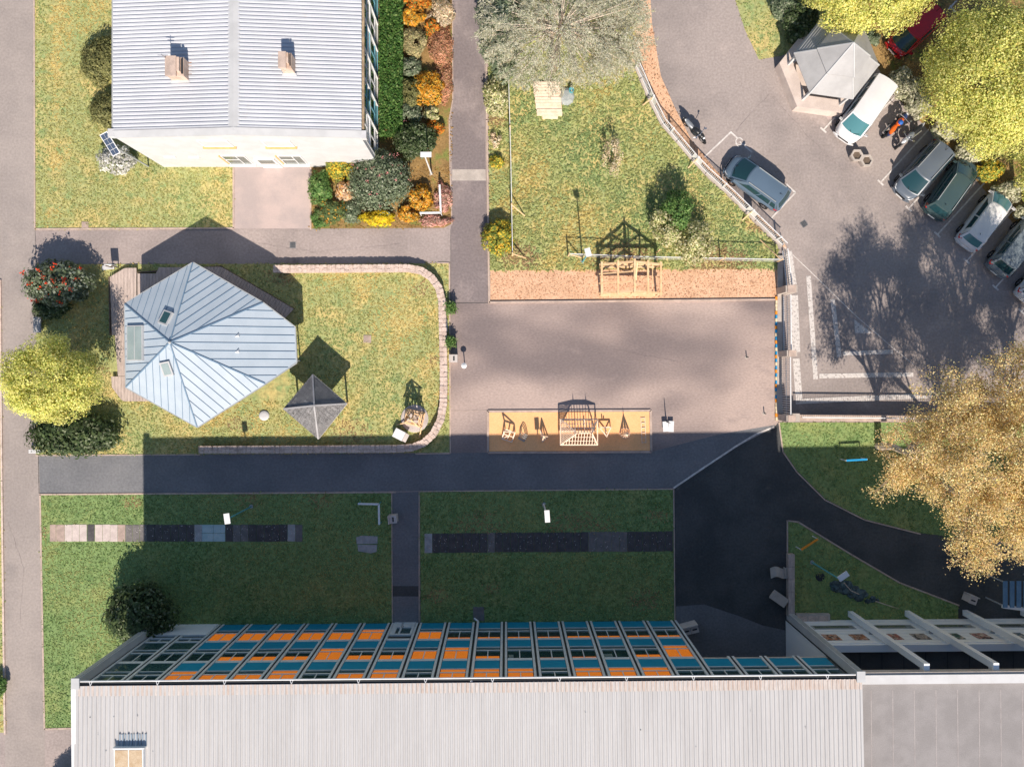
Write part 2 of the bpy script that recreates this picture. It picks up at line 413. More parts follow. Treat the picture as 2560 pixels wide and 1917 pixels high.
tufts('lawn_grass', 'sunny dry grass of the lawn round the metal roofed pavilion', LAWNS['lawn_pavilion'][0], 105, G1, seed=2, spots=[(700,690,1.2),(1060,720,1.0),(1090,900,.7),(880,1080,1.6),(600,1060,1.0),(260,930,.7)],
      excl=[[(275,690),(560,668),(735,772),(720,1000),(372,1003),(277,960)]])
tufts('lawn_grass', 'tall sunny grass in the fenced garden', LAWNS['lawn_garden'][0], 105, G3, seed=3, hgt=.1, size=.095, spots=[(1300,640,1.6),(1560,655,2.2),(1800,662,2.4),(1240,300,.8),(1900,560,1.2)])
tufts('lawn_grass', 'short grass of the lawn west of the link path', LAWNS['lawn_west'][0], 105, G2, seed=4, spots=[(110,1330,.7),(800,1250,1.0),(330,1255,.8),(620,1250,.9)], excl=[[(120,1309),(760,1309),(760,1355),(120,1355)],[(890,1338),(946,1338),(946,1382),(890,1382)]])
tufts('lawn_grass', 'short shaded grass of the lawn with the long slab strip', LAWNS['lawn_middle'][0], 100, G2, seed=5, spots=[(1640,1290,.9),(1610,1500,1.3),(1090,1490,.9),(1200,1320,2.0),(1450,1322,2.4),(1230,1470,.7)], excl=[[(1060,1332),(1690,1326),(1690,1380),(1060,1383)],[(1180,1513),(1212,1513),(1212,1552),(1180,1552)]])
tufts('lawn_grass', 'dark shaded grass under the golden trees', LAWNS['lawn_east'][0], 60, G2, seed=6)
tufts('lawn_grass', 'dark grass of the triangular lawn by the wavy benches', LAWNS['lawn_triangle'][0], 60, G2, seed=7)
tufts('lawn_grass', 'grass of the corner lawn beside the kiosk', LAWNS['lawn_corner'][0], 60, G1, seed=8)
tufts('lawn_grass', 'rough grass of the verge on the western path edge', LAWNS['verge_west'][0], 60, G1, seed=9)
tufts('bed_litter', 'ochre ground cover and leaf litter of the planting bed', [(776,418),(1130,418),(1130,0),(1131,250),(1122,300),(1129,560),(1110,570),(776,572)], 60,
      ((.42,.27,.09),(.50,.30,.10),(.25,.24,.08)), seed=10)
tufts('bed_litter', 'brown leaf litter under the yellow green trees', [(2150,-60),(2620,-60),(2620,600),(2430,440),(2320,325),(2230,230)], 35,
      ((.35,.24,.12),(.4,.28,.12),(.2,.2,.08)), seed=11)
tufts('soil_clods', 'crumbly orange soil clods of the long bed', [(1228,680),(1943,676),(1943,742),(1228,749)], 45,
      ((.70,.45,.29),(.76,.50,.33),(.58,.35,.22)), seed=12, size=.06)
tufts('soil_clods', 'crumbly orange soil along the curved railing', [(1610,20),(1632,60),(1652,190),(1688,272),(1728,350),(1786,422),(1858,500),(1955,598),(1890,552),(1765,434),(1655,312),(1600,190)], 40,
      ((.64,.39,.245),(.70,.45,.29),(.50,.32,.20)), seed=13, size=.06)

# kerbs -----------------------------------------------------------
def kerb(name, line, wd=.10, z=.06, material='kerb'):
    mb = MB(); pts = [Vector(Q(a, b)) for a, b in line]
    for a, b in zip(pts, pts[1:]):
        d = (b-a).normalized()
        mb.beam(a+Vector((0,0,z/2)), b+d*wd*.4+Vector((0,0,z/2)), wd, z)
    return struct(name, mb, M[material])
kerb('kerb_house', [(86,-100),(88,573),(584,571),(584,418)])
kerb('kerb_patio', [(777,418),(777,573)])
kerb('kerb_lane', [(1131,-100),(1132,250),(1123,300),(1125,420),(1130,560)], .07, .05)
kerb('kerb_garden', [(1214,-100),(1217,300),(1223,756),(1946,749)], .12, .12)
kerb('kerb_pavilion', [(1094,657.5),(1123.5,657.5),(1126,1132.5),(1040,1134)], .09, .05)
kerb('kerb_pavilion_south', [(90,1138),(500,1136)], .07, .05)
kerb('kerb_west', [(990,1230),(101,1235.5),(112,1821),(190,1819)], .10, .05)
kerb('kerb_link_west', [(979.5,1231),(981,1558)], .06, .05)
kerb('kerb_middle', [(1048,1560),(1048,1228),(1684,1222),(1687,1556)], .07, .05)
kerb('kerb_triangle', [(1968,1380),(1968,1301),(1995,1304),(2129,1386),(2249,1456),(2396,1512)], .09, .06)
kerb('kerb_east', [(1947,1056),(1957,1129),(1992,1180),(2062,1249),(2161,1299),(2300,1334)], .08, .05)
kerb('verge_edge', [(2,700),(6,1200),(12,1700),(14,1832)], .12, .10, 'stone')
kerb('verge_edge_top', [(-8,-100),(-2,660)], .08, .05)

# painted lines ---------------------------------------------------
def line(name, pts, wd, z=.020, material='road_paint', label=None):
    mb = MB(); v = [Vector(Q(a, b)) for a, b in pts]
    for a, b in zip(v, v[1:]):
        d = (b-a).normalized(); n = Vector((-d.y, d.x, 0))*wd/2
        mb.sheet([a-n, b-n, b+n, a+n], z)
    return struct(name, mb, M[material])
ut = Vector((.672,-.74)); 
for k, (tx, ty) in enumerate([(2058,326),(2201,457),(2271,522),(2343,587),(2416,653),(2488,719),(2553,779)]):
    L_ = 178
    line('bay_line', [(tx,ty),(tx+.672*L_, ty-.74*L_)], .10)
    line('bay_line_end', [(tx-.74*10, ty-.672*10),(tx+.74*10, ty+.672*10)], .12, .024)
line('bay_line', [(2120,360),(2245,235)], .09)
line('bay_line', [(2370,25),(2450,-60)], .10); line('bay_line_end', [(2375,15),(2388,32)], .12, .024)
line('disabled_bay_line', [(1761,393),(1828,330)], .11); line('disabled_bay_line', [(1826,330),(1844,347)], .11, .024)
line('disabled_bay_line', [(1929,545),(1988,482),(1965,460)], .11)
line('disabled_bay_line', [(1862,366),(1880,381)], .11)
line('yard_line', [(1683,1220),(1760,1168),(1840,1115),(1890,1085),(1935,1067)], .12, .030)
line('car_park_joint', [(1960,617),(2025,678),(2070,722),(2140,790),(2230,868),(2285,912)], .05, .016)
line('court_joint', [(1128,758),(1224,757)], .03, .018, 'asphalt_dark')
line('court_joint', [(1128,1027),(1225,1026)], .03, .018, 'kerb')
worn = mat('worn_paint', (.62,.58,.55), (.33,.29,.275), 7.0, .50, .66, fine=.2, rough=.9, detail=8.0)
M['worn'] = worn
line('worn_mark', [(2021,690),(2039,948)], .30, .018, 'worn'); line('worn_mark', [(2048,940),(2283,936)], .30, .018, 'worn')
line('worn_mark', [(2081,748),(2098,892)], .30, .018, 'worn'); line('worn_mark', [(2107,884),(2232,879)], .28, .018, 'worn')
surface('worn_mark', [(2135,798),(2137,833),(2180,833)], worn, .018)
line('worn_mark', [(1970,628),(1982,712)], .50, .018, 'worn'); line('worn_mark', [(1984,738),(1990,880)], .55, .018, 'worn')
line('worn_mark', [(1990,896),(1998,1010)], .45, .018, 'worn'); line('worn_mark', [(2000,1003),(2330,988)], .34, .022, 'worn')
# wheelchair symbol of the disabled bay
mb = MB(); cx, cy, _ = Q(1848,354)
for i in range(16):
    a0, a1 = R(20+i*18), R(20+(i+1)*18)
    mb.sheet([(cx+.26*math.cos(a0),cy+.26*math.sin(a0)),(cx+.26*math.cos(a1),cy+.26*math.sin(a1)),(cx+.19*math.cos(a1),cy+.19*math.sin(a1)),(cx+.19*math.cos(a0),cy+.19*math.sin(a0))], .020)
mb.sheet([(cx+.36+.08*math.cos(R(t)), cy-.22+.08*math.sin(R(t))) for t in range(0,360,30)], .020)
mb.sheet([(cx+.05,cy+.02),(cx+.30,cy-.22),(cx+.25,cy-.27),(cx,cy-.04)], .0205)
mb.sheet([(cx-.22,cy-.12),(cx-.02,cy-.34),(cx-.07,cy-.38),(cx-.27,cy-.16)], .021)
struct('wheelchair_symbol', mb, M['road_paint'])

# paving slabs (each slab its own piece) --------------------------
slab_cols = {'d': mat('slab_dark',(.105,.098,.098),(.075,.07,.072),3,fine=.2,rough=.9), 'm': mat('slab_mid',(.20,.185,.18),(.15,.14,.137),3,fine=.15,rough=.9),
             'p': mat('slab_pale',(.62,.53,.49),(.52,.44,.41),3,fine=.1,rough=.9), 't': mat('slab_tan',(.46,.35,.30),(.36,.28,.24),3,fine=.15,rough=.9),
             'l': mat('slab_light',(.42,.42,.42),(.32,.32,.32),3,fine=.12,rough=.9)}
def slab_row(parent, items, y0f, y1f):
    for x0, x1, c, n in items:
        for k in range(n):
            a = x0+(x1-x0)*k/n; b = x0+(x1-x0)*(k+1)/n; g = .35
            j = rnd.uniform(-.6,.6); dz = rnd.uniform(0,.012)
            obj('slab', MB().prism([Q(a+g, y0f(a)+j)[:2],Q(b-g, y0f(b)+j)[:2],Q(b-g, y1f(b)+j)[:2],Q(a+g, y1f(a)+j)[:2]], .0, .036+dz), slab_cols[c], parent)
t = thing('slab_strip', 'long strip of mixed concrete slabs, pale at its sunny western end', 'paving', Q(435,1332))
f = lambda c: 60+c/3.072
slab_row(t, [(f(a),f(b),c,n) for a,b,c,n in [(200,248,'t',1),(248,315,'t',1),(315,485,'p',3),(487,545,'d',1),(547,722,'p',3),(722,780,'t',1),(780,945,'m',3),(945,1310,'d',6),(1310,1370,'l',1),(1548,1605,'d',1),(1605,1725,'m',2),(1725,2025,'d',5),(2025,2085,'l',1),(2085,2140,'m',1)]], lambda x:1311, lambda x:1353)
hatch = mat('hatch', (.36,.50,.51), (.46,.58,.58), 2.5, rough=.4, spec=.4)
for i in range(2):
    for j in range(2):
        a = f(1370)+i*29; b = a+28.4; c = 1311+j*21.2
        obj('hatch_plate', MB().prism([Q(a,c)[:2],Q(b,c)[:2],Q(b,c+20.4)[:2],Q(a,c+20.4)[:2]], 0, .05), hatch, t)
t = thing('slab_strip', 'long strip of dark slabs across the shaded middle lawn', 'paving', Q(1370,1355))
f = lambda c: 1030+c/3.206
slab_row(t, [(f(a),f(b),c,n) for a,b,c,n in [(100,163,'l',1),(163,605,'d',7),(605,665,'m',1),(665,1413,'d',12),(1413,1725,'m',5),(1725,2090,'d',6)]], lambda x:1333-(x-1060)*.009, lambda x:1381-(x-1060)*.006)
rng = np.random.default_rng(5)
n = 260; px = np.concatenate([rng.uniform(320,740,n//2), rng.uniform(1075,1680,n//2)]); py = np.concatenate([rng.uniform(1313,1351,n//2), rng.uniform(1334,1377,n//2)])
c = np.array([Q(a,b,.055) for a,b in zip(px,py)]); nr = np.tile(np.array([[0,0,1.0]]),(n,1))
tag(leaf_mesh('petals', c, nr, rng.uniform(.03,.07,n), np.tile(np.array([[.8,.76,.72]]),(n,1)), rng, None, 1.1), 'tiny white petals scattered over the slab strips', 'petals', kind='stuff')
t = thing('stone_slabs', 'two worn grey stone slabs set in the lawn near the link path', 'slab', Q(918,1360))
obj('slab', MB().prism([Q(*p)[:2] for p in [(891,1342),(905,1338),(944,1340),(944,1358),(892,1359)]], 0, .06), slab_cols['l'], t)
obj('slab', MB().prism([Q(*p)[:2] for p in [(894,1361),(943,1361),(942,1378),(928,1382),(896,1377)]], 0, .06), slab_cols['l'], t)
tag(obj('drain_slab', MB().prism([Q(*p)[:2] for p in [(1183,1516),(1210,1516),(1211,1551),(1183,1550)]], 0, .04), slab_cols['m']), 'grey drain slab below the white downpipe', 'slab')
tag(obj('inspection_slab', MB().prism([Q(*p)[:2] for p in [(909,838),(928,838),(928,857),(909,857)]], 0, .05), slab_cols['t']), 'small square slab in the middle of the sunny pavilion lawn', 'slab')
tag(obj('corner_slab', MB().prism([Q(*p)[:2] for p in [(205,555),(222,555),(222,572),(205,572)]], 0, .05), slab_cols['t']), 'small tan slab at the southern edge of the house lawn', 'slab')
tag(obj('manhole_cover', MB().lathe(Q(2050,1441), [(.30,0),(.30,.03),(.26,.035)], 20).lathe(Q(2050,1441,.035),[(.2,0),(.2,.004)],20), M['dark_metal']), 'round black manhole cover in the triangular lawn', 'manhole cover')
tag(obj('round_stone', MB().lathe(Q(661,1038), [(.34,0),(.34,.08),(.28,.13),(.12,.15)], 18), M['white_paint'], smooth=True), 'round white stone disc in the grass beside the pavilion', 'stone')

# cracks, seams and drains in the asphalt
def crack(pts, wd=.022, z=.0185, m_='asphalt_dark', jit=.05, seed=0):
    r_ = random.Random(seed); v = [Vector(Q(a,b)) for a,b in pts]; fine_ = []
    for a, b in zip(v, v[1:]):
        k = max(2,int((b-a).length/.35))
        for i in range(k): q = a.lerp(b,i/k); fine_.append(q+Vector((r_.uniform(-jit,jit),r_.uniform(-jit,jit),0)))
    fine_.append(v[-1]); mb = MB()
    for a, b in zip(fine_, fine_[1:]):
        d = (b-a).normalized(); n = Vector((-d.y,d.x,0))*wd*r_.uniform(.3,.7)
        mb.sheet([a-n,b-n,b+n,a+n], z)
    struct('crack', mb, M[m_])
crack([(1925,235),(1860,300),(1840,330)],.012,m_='asphalt_lane',seed=1); crack([(1925,235),(2010,330),(2100,420),(2160,500)],.016,m_='asphalt_lane',seed=2)
crack([(1500,760),(1520,870),(1700,905)],.010,m_='asphalt_lane',seed=4)
crack([(96,1140),(98,1234)],.03,jit=.01,seed=6); crack([(88,575),(90,660)],.02,jit=.01,seed=7); crack([(1127,575),(1127,757)],.02,jit=.01,seed=8)
crack([(20,1300),(60,1420),(50,1560)],.010,m_='asphalt_lane',seed=9); crack([(600,600),(780,630),(1000,610)],.008,m_='asphalt_lane',seed=10)
for lab,px,py,rz in (('small square drain grate on the northern path',732,613,0),('small square drain grate in the car park',2010,560,.6),('small square drain grate on the western path',50,1010,0)):
    x,y,_ = Q(px,py); t = thing('drain_grate', lab, 'drain', (x,y,0), rz)
    obj('grate_frame', MB().box(-.2,.2,-.2,.2,0,.022), M['asphalt_blue'], t, local=True)
    for k in range(5): obj('grate_bar', MB().box(-.16,.16,-.15+k*.07,-.12+k*.07,.0225,.03), M['dark_metal'], t, local=True)
# ------------------------------------------------------------------ corrugated sheet helper
def corrugated(x0, x1, y0, y1, zf, pitch=.165, amp=.025, along='y', seg=4):
    "sheet whose ribs run along y (or x); zf(x, y) is the plane under it"
    mb = MB(); n = max(1, int(abs((x1-x0) if along == 'y' else (y1-y0))/pitch))
    prof = [(0,0),(.30,0),(.42,1),(.88,1)]
    us = []
    for k in range(n):
        for t, a in prof: us.append(((k+t)/n, a*amp))
    us.append((1.0, 0))
    vs = []
    for u, a in us:
        if along == 'y':
            x = x0+(x1-x0)*u; vs += [(x,y0,zf(x,y0)+a),(x,y1,zf(x,y1)+a)]
        else:
            y = y0+(y1-y0)*u; vs += [(x0,y,zf(x0,y)+a),(x1,y,zf(x1,y)+a)]
    fs = []
    for i in range(len(us)-1):
        q = (2*i, 2*i+2, 2*i+3, 2*i+1)
        fs.append(q if along == 'y' else q[::-1])
    # keep faces upward
    a, b, c = (Vector(vs[i]) for i in fs[0][:3])
    if (b-a).cross(c-a).z < 0: fs = [f[::-1] for f in fs]
    return mb.add(vs, fs)

# ------------------------------------------------------------------ long school building
X0 = 400.0
ang = math.atan2(14.0, 1592.0)
bld = thing('school_building', 'long building with blue and orange glazed front and ribbed white roof', 'building', Q(X0,1562), ang)
lx = lambda px: (px-X0)/S
def B_(k): return lx(414+70.5*k)
LW = lx(1978)
ZR = 10.35
def bobj(name, mb, m, parent=None, **k): return obj(name, mb, m, parent or bld, local=True, **k)
# enclosing walls
bobj('west_wall', MB().box(0,.25,-12,-.02,0,ZR-.05), M['white_paint'])
bobj('south_wall', MB().box(.26,LW-.26,-12,-11.8,0,ZR-.05), M['white_paint'])
bobj('east_wall', MB().box(LW-.25,LW,-12,-.02,0,ZR-.05), M['white_paint'])
bobj('passage_wall', MB().box(B_(18)-.05,B_(18)+.2,-11.75,-.12,0,6.6), M['white_paint'])
bobj('soffit', MB().box(B_(18)+.21,LW-.27,-11.7,-.05,6.62,6.85), M['concrete'])
bobj('room_back', MB().box(.3,B_(18)-.1,-1.75,-1.65,0,ZR-.1).box(B_(18)-.09,LW-.3,-1.75,-1.65,6.86,ZR-.1), M['dark_room'])
for z in (3.36, 6.80): bobj('floor_slab', MB().box(.3,B_(18)-.1,-1.6,-.13,z-.1,z+.1), M['dark_room'])
bobj('ceiling_slab', MB().box(.3,LW-.3,-1.6,-.13,ZR-.25,ZR-.15), M['dark_room'])
# end fins
for nm, a, b in (('end_fin', -.02, .32), ('end_fin', LW-.30, LW+.06)):
    fin = bobj(nm, MB().box(a,b,.0,.50,0,ZR+.12), M['white_paint'])
    bobj('fin_cap', MB().box(a-.04,b+.04,-.03,.54,ZR+.122,ZR+.18), M['flashing'], fin)
    bobj('fin_trim', MB().box(a+.06,b-.06,.502,.53,.1,ZR+.05), M['grey_metal'], fin)
    s = b if a < 1 else a
    bobj('shadow_gap', MB().box(s-.01 if a>1 else s, s+.10 if a<1 else s+.01-.1+.0, -.02,.02,.1,ZR-.1), M['dark_metal'], fin)
# mullions
for k in range(0, 22):
    x = B_(k); z0 = 0.05 if k <= 18 else 6.7
    if k in (0, 1): z0 = 2.15
    if 3 <= k <= 18 or k > 18 or k in (0,1,2):
        m = bobj('mullion', MB().box(x-.20,x-.065,-.06,.045,z0,ZR-.1).box(x+.065,x+.20,-.06,.045,z0,ZR-.1), M['frame'])
        bobj('dark_joint', MB().box(x-.064,x+.064,-.09,.015,z0,ZR-.1), M['dark_metal'], m)
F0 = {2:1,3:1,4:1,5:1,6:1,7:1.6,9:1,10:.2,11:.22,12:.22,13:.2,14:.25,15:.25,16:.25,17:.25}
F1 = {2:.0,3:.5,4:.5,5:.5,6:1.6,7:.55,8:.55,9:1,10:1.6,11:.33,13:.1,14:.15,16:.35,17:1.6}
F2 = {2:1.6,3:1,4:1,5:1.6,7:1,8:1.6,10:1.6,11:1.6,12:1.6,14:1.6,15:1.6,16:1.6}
def windows(k, fl, blind, glassy=False):
    a, b = B_(k)+.225, B_(k+1)-.225; zb = .1+3.45*fl
    top_ = min(zb+3.10, ZR-.2); c = (a+b)/2
    if not glassy: bobj('spandrel_panel', MB().box(a,b,-.05,.015,zb,zb+1.195), M['spandrel'])
    else: bobj('spandrel_pane', MB().box(a,b,-.05,.02,zb,zb+1.19), M['pane_dark'])
    fr = MB().box(a,b,-.07,.024,zb+1.20,zb+1.27).box(a,b,-.07,.024,zb+1.68,zb+1.80).box(a,b,-.07,.024,top_,min(zb+3.43, ZR-.1)).box(c-.028,c+.028,-.02,.022,zb+1.81,top_-.01)
    wdw = bobj('window', fr, M['frame'])
    bobj('vent_pane', MB().box(a,b,.0,.008,zb+1.275,zb+1.675), M['pane'], wdw)
    bobj('pane', MB().box(a,c-.03,.0,.008,zb+1.805,top_-.005), M['pane'], wdw)
    bobj('pane', MB().box(c+.03,b,.0,.008,zb+1.805,top_-.005), M['pane'], wdw)
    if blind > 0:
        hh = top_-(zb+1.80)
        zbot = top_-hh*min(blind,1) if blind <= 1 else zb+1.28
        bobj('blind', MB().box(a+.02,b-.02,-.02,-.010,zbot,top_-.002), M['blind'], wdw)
    elif (k*7+fl*3) % 3 == 0:
        bobj('curtain', MB().box(a+.05,a+.05+.3+.1*((k*5)%4),-.45,-.42,zb+1.3,top_), M['frame'], wdw)
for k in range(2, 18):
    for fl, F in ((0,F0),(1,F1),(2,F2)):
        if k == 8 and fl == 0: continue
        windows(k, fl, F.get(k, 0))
for k in range(18, 22): windows(k, 2, 0)
for k in (0, 1):
    for fl in (0, 1, 2):
        a, b = B_(k)+.225, B_(k+1)-.225; zb = .1+3.45*fl; c = (a+b)/2
        if fl == 0:
            continue
        windows(k, fl, 0, True)
    a, b = B_(k)+.225, B_(k+1)-.225; c=(a+b)/2
    wdw = bobj('window', MB().box(a,b,-.07,.05,2.15,2.22).box(a,b,-.07,.05,2.7,2.78).box(a,b,-.07,.05,3.35,3.53).box(c-.025,c+.025,-.07,.03,2.79,3.34), M['frame'])
    bobj('vent_pane', MB().box(a,b,-.035,-.02,2.225,2.695), M['pane'], wdw)
    bobj('pane', MB().box(a,c-.03,-.035,-.02,2.785,3.345), M['pane'], wdw)
    bobj('pane', MB().box(c+.03,b,-.035,-.02,2.785,3.345), M['pane'], wdw)
bobj('plinth', MB().box(.33,B_(2)-.23,-.05,.05,0,2.13), mat('bright_white',(.88,.89,.90),rough=.6))
# glazed door in its bay
a, b = B_(8)+.225, B_(9)-.225
d = bobj('door', MB().box(a,b,-.06,.06,2.3,2.5).box(a,b,-.06,.06,3.2,3.52).box(a,a+.3,-.06,.06,0,2.3).box(b-.14,b,-.06,.06,0,2.3).box(a+.52,a+.62,-.05,.05,0,2.3).box(a+.3,b-.14,-.05,.05,0,1.0), M['frame'])
bobj('door_pane', MB().box(a+.31,a+.51,-.03,-.015,1.01,2.29).box(a+.63,b-.15,-.03,-.015,1.01,2.29), M['pane_dark'], d)
bobj('overlight', MB().box(a,b,-.03,-.015,2.51,3.19), M['pane'], d)
bobj('handle', MB().tube((a+.70,.11,.9),(a+.70,.11,1.4),.02), M['chrome'], d)
# eaves, gutter, roof
bobj('eaves_beam', MB().box(.33,LW-.31,-.05,.18,ZR-.095,ZR-.03), M['frame'])
gut = bobj('gutter', MB().box(.1,LW-.05,.20,.25,ZR-.10,ZR+.05).box(.1,LW-.05,.10,.195,ZR-.028,ZR-.015), M['dark_metal'])
bobj('gutter_rail', MB().tube((.15,.33,ZR+.03),(LW-.1,.33,ZR+.03),.045,n=8), M['white_metal'], gut)
for k in range(12):
    x = .9+k*3.5
    if x < LW-.5: bobj('bracket', MB().beam((x-.08,.31,ZR+.04),(x,.12,ZR+.09),.03).beam((x+.08,.31,ZR+.04),(x,.12,ZR+.09),.03), M['white_metal'], gut)
bobj('downpipe', MB().tube((lx(1196),.14,.25),(lx(1196),.14,ZR+.02),.065).tube((lx(1196),.14,.25),(lx(1186),.30,.12),.06), M['white_metal'])
rf = bobj('roof', corrugated(.05, LW, .10, -12.3, lambda x,y: ZR+.03-.03*(y-.10), pitch=.235, amp=.05), mat('ribbed_roof', (.535,.525,.52), (.49,.48,.475), .5, fine=.05, fscale=7, rough=.75, stretch=(4,.35,1), c3=(.47,.45,.44), scale3=.5, lo3=.6, hi3=.9))
bobj('verge_trim', MB().box(-.10,.15,-12.3,.12,ZR+.075,ZR+.10+.02), M['white_metal'], rf)
# rusty stained sheet ends along the gutter
bobj('roof_edge_strip', corrugated(.16, LW-.02, .105, -.42, lambda x,y: ZR+.036-.03*(y-.10), pitch=.235, amp=.05),
     mat('rust_stain', (.58,.52,.48), (.54,.44,.38), 1.4, .4, .65, fine=.15, fscale=7, rough=.85, stretch=(2.5,.5,1)), rf)
for k in range(0): bobj('sheet_overlap', corrugated(.06, LW-.01, -2.2-3.1*k, -2.24-3.1*k, lambda x,y: ZR+.034-.03*(y-.10), pitch=.235, amp=.052), M['roof_grey'], rf)
for k in range(14): bobj('roof_fixing', MB().lathe((.9+k*.41*(1 if k<9 else 7),-1.5-.9*((k*7)%3),ZR+.13+.03*.9*((k*7)%3)),[(.028,0),(.02,.03)],6), M['flashing'] if k%5 else M['dark_metal'], rf)
# roof light with a louvre
gx, gy = lx(1265-(1265-289)/1.255), 0
def RL(px, py, z=ZR+.2):
    wv = Vector(P(px,py,z)) - Vector(Q(X0,1562)); ca, sa = math.cos(-ang), math.sin(-ang)
    return (ca*wv.x-sa*wv.y, sa*wv.x+ca*wv.y)
a = RL(289,1867); b = RL(363,1935)
rl = bobj('roof_light', MB().box(a[0],b[0],b[1],a[1],ZR+.05,ZR+.40).box(a[0]-.05,b[0]+.07,a[1],a[1]+.05,ZR+.1,ZR+.43), M['white_metal'])
cx_ = (a[0]+b[0])/2
dirty = mat('dirty_glass', (.60,.47,.32), (.50,.36,.22), 3, fine=.2, rough=.3, spec=.5)
bobj('pane', MB().box(a[0]+.06,cx_-.03,b[1]+.05,a[1]-.06,ZR+.402,ZR+.415), dirty, rl)
bobj('pane', MB().box(cx_+.03,b[0]-.06,b[1]+.05,a[1]-.06,ZR+.402,ZR+.415), dirty, rl)
c = RL(295,1834); e = RL(367,1865)
lv = bobj('louvre', MB().box(c[0],e[0],e[1],c[1],ZR+.04,ZR+.09), M['flashing'])
for k in range(10):
    x = c[0]+.08+(e[0]-c[0]-.16)*k/9
    bobj('louvre_blade', MB().tube((x,e[1]+.02,ZR+.14),(x,c[1]-.02,ZR+.14),.055,n=6), mat('louvre_blue%d'%k,(.30,.36,.42),rough=.5) if k==0 else MATS['louvre_blue0'], lv)

# ------------------------------------------------------------------ flat roofed wing
wing = thing('flat_roof_wing', 'flat grey roofed wing with tall white columns and clad low wall', 'building', Q(1985,1545), ang)
def wobj(name, mb, m, parent=None, **k): return obj(name, mb, m, parent or wing, local=True, **k)
WL = 20.0
wobj('roof', MB().box(-.17,WL,-12,-.12,9.25,9.60), M['flat_roof'])
for k in range(13): wobj('sheet_joint', MB().box(.6+k*1.15,.645+k*1.15,-11.9,-.9,9.601,9.606), mat('joint_pale',(.40,.365,.355),(.33,.295,.285),2,fine=.2,rough=.9) if k==0 else MATS['joint_pale'])
wobj('parapet', MB().box(.02,WL,-.50,-.02,9.602,9.80), M['white_paint'])
wobj('parapet_edge', MB().box(.02,WL,-.02,.10,9.35,9.72), M['concrete'])
wobj('rear_wall', MB().box(.0,WL,-3.2,-3.0,4.9,9.24), M['dark_room'])
wobj('south_wall', MB().box(-.17,WL,-12,-11.8,0,9.24), MATS['bright_white'])
ter = wobj('terrace', MB().box(.05,WL,-2.98,-.40,4.55,4.70), mat('terrace_grey',(.10,.095,.09),(.13,.12,.115),1,fine=.15,rough=.9))
for k in range(14): wobj('terrace_joint', MB().box(.9+k*1.3,.93+k*1.3,-2.97,-.42,4.701,4.706), M['dark_metal'], ter)
cw = wobj('clad_wall', MB().box(.05,WL,-.38,-.14,0,4.95), MATS['bright_white'])
for k in range(16): wobj('cladding_board', MB().box(.05,WL,-.139,-.10+.012*(k%2),.10+k*.28,.10+k*.28+.255), MATS['bright_white'], cw)
wobj('wall_coping', MB().box(-.02,WL,-.46,-.04,4.952,5.08), MATS['bright_white'], cw)
cols_x = [(2125,1531),(2267,1526),(2412,1523),(2556,1520)]
for (px,py) in cols_x:
    x = (px-1985)/S
    c = wobj('column', MB().box(x-.15,x+.15,.10,.46,0,9.5), MATS['bright_white'])
    wobj('column_bracket', MB().box(x-.12,x+.12,-.02,.10,9.0,9.34), MATS['bright_white'], c)
    wobj('wall_tie', MB().box(x-.1,x+.1,-.10,.10,2.9,3.05), M['grey_metal'], c)
    st = wobj('strip_window', MB().box(x-3.1 if x>3.2 else .35, x-.45, -.098,-.055,1.35,1.98), M['grey_metal'])
    wobj('pane', MB().box(x-3.0 if x>3.2 else .45, x-.55, -.054,-.045,1.42,1.91), M['pane_pale'], st)
wobj('west_side_wall', MB().box(-.55,-.30,-6,-.12,0,6.5), MATS['bright_white'])
posters = [(2079,1591,(.55,.20,.10)),(2147,1594,(.45,.18,.08)),(2232,1586,(.40,.14,.12)),(2301,1590,(.35,.30,.28)),(2385,1582,(.05,.14,.12)),(2453,1586,(.40,.20,.18)),(2545,1578,(.08,.16,.22))]
for i,(px,py,c) in enumerate(posters):
    z = 3.55; k = (H-z)/H; x = (px-NX)*k/S+NX/S-1985/S
    pm = mat('poster_print_%d'%i, c, (.6,.5,.42), 3.5, .45, .6, rough=.5, c3=(.05,.05,.05), scale3=5, lo3=.5, hi3=.6)
    pt = wobj('poster', MB().box(x-.45,x+.45,-.085,-.06,3.05,4.05), pm)

# planter box against the wing
pb = thing('concrete_planter', 'long low concrete planter with grey compartments at the wing wall', 'planter', Q(2028,1540))
obj('trough', MB().box(*[v for v in (Q(1986,0)[0],Q(2070,0)[0])],Q(0,1553)[1],Q(0,1531)[1],0,.35), M['concrete'], pb)
for k in range(3):
    a0 = 1990+k*26
    obj('soil_pocket', MB().box(Q(a0,0)[0],Q(a0+23,0)[0],Q(0,1550)[1],Q(0,1535)[1],.351,.36), M['mortar'], pb)

# ------------------------------------------------------------------ white house
EZ, RZ = 6.6, 7.2
hx0, hx1, hyf, hyb = Q(410,0)[0], Q(948,0)[0], Q(0,418)[1], Q(0,-420)[1]
hm = (hx0+hx1)/2
house = thing('white_house', 'white rendered house with ribbed pale roof and two chimneys', 'house', (hm,hyf,0))
T = .3
obj('front_wall', MB().add([(hx0,hyf,0),(hx1,hyf,0),(hx1,hyf,EZ-.05),(hm,hyf,RZ-.05),(hx0,hyf,EZ-.05),(hx0,hyf+T,0),(hx1,hyf+T,0),(hx1,hyf+T,EZ-.05),(hm,hyf+T,RZ-.05),(hx0,hyf+T,EZ-.05)],
    [(0,1,2,3,4),(9,8,7,6,5),(0,5,6,1),(1,6,7,2),(2,7,8,3),(3,8,9,4),(4,9,5,0)]), M['white_paint'], house)
obj('west_wall', MB().box(hx0,hx0+T,hyf+T,hyb,0,EZ-.05), M['white_paint'], house)
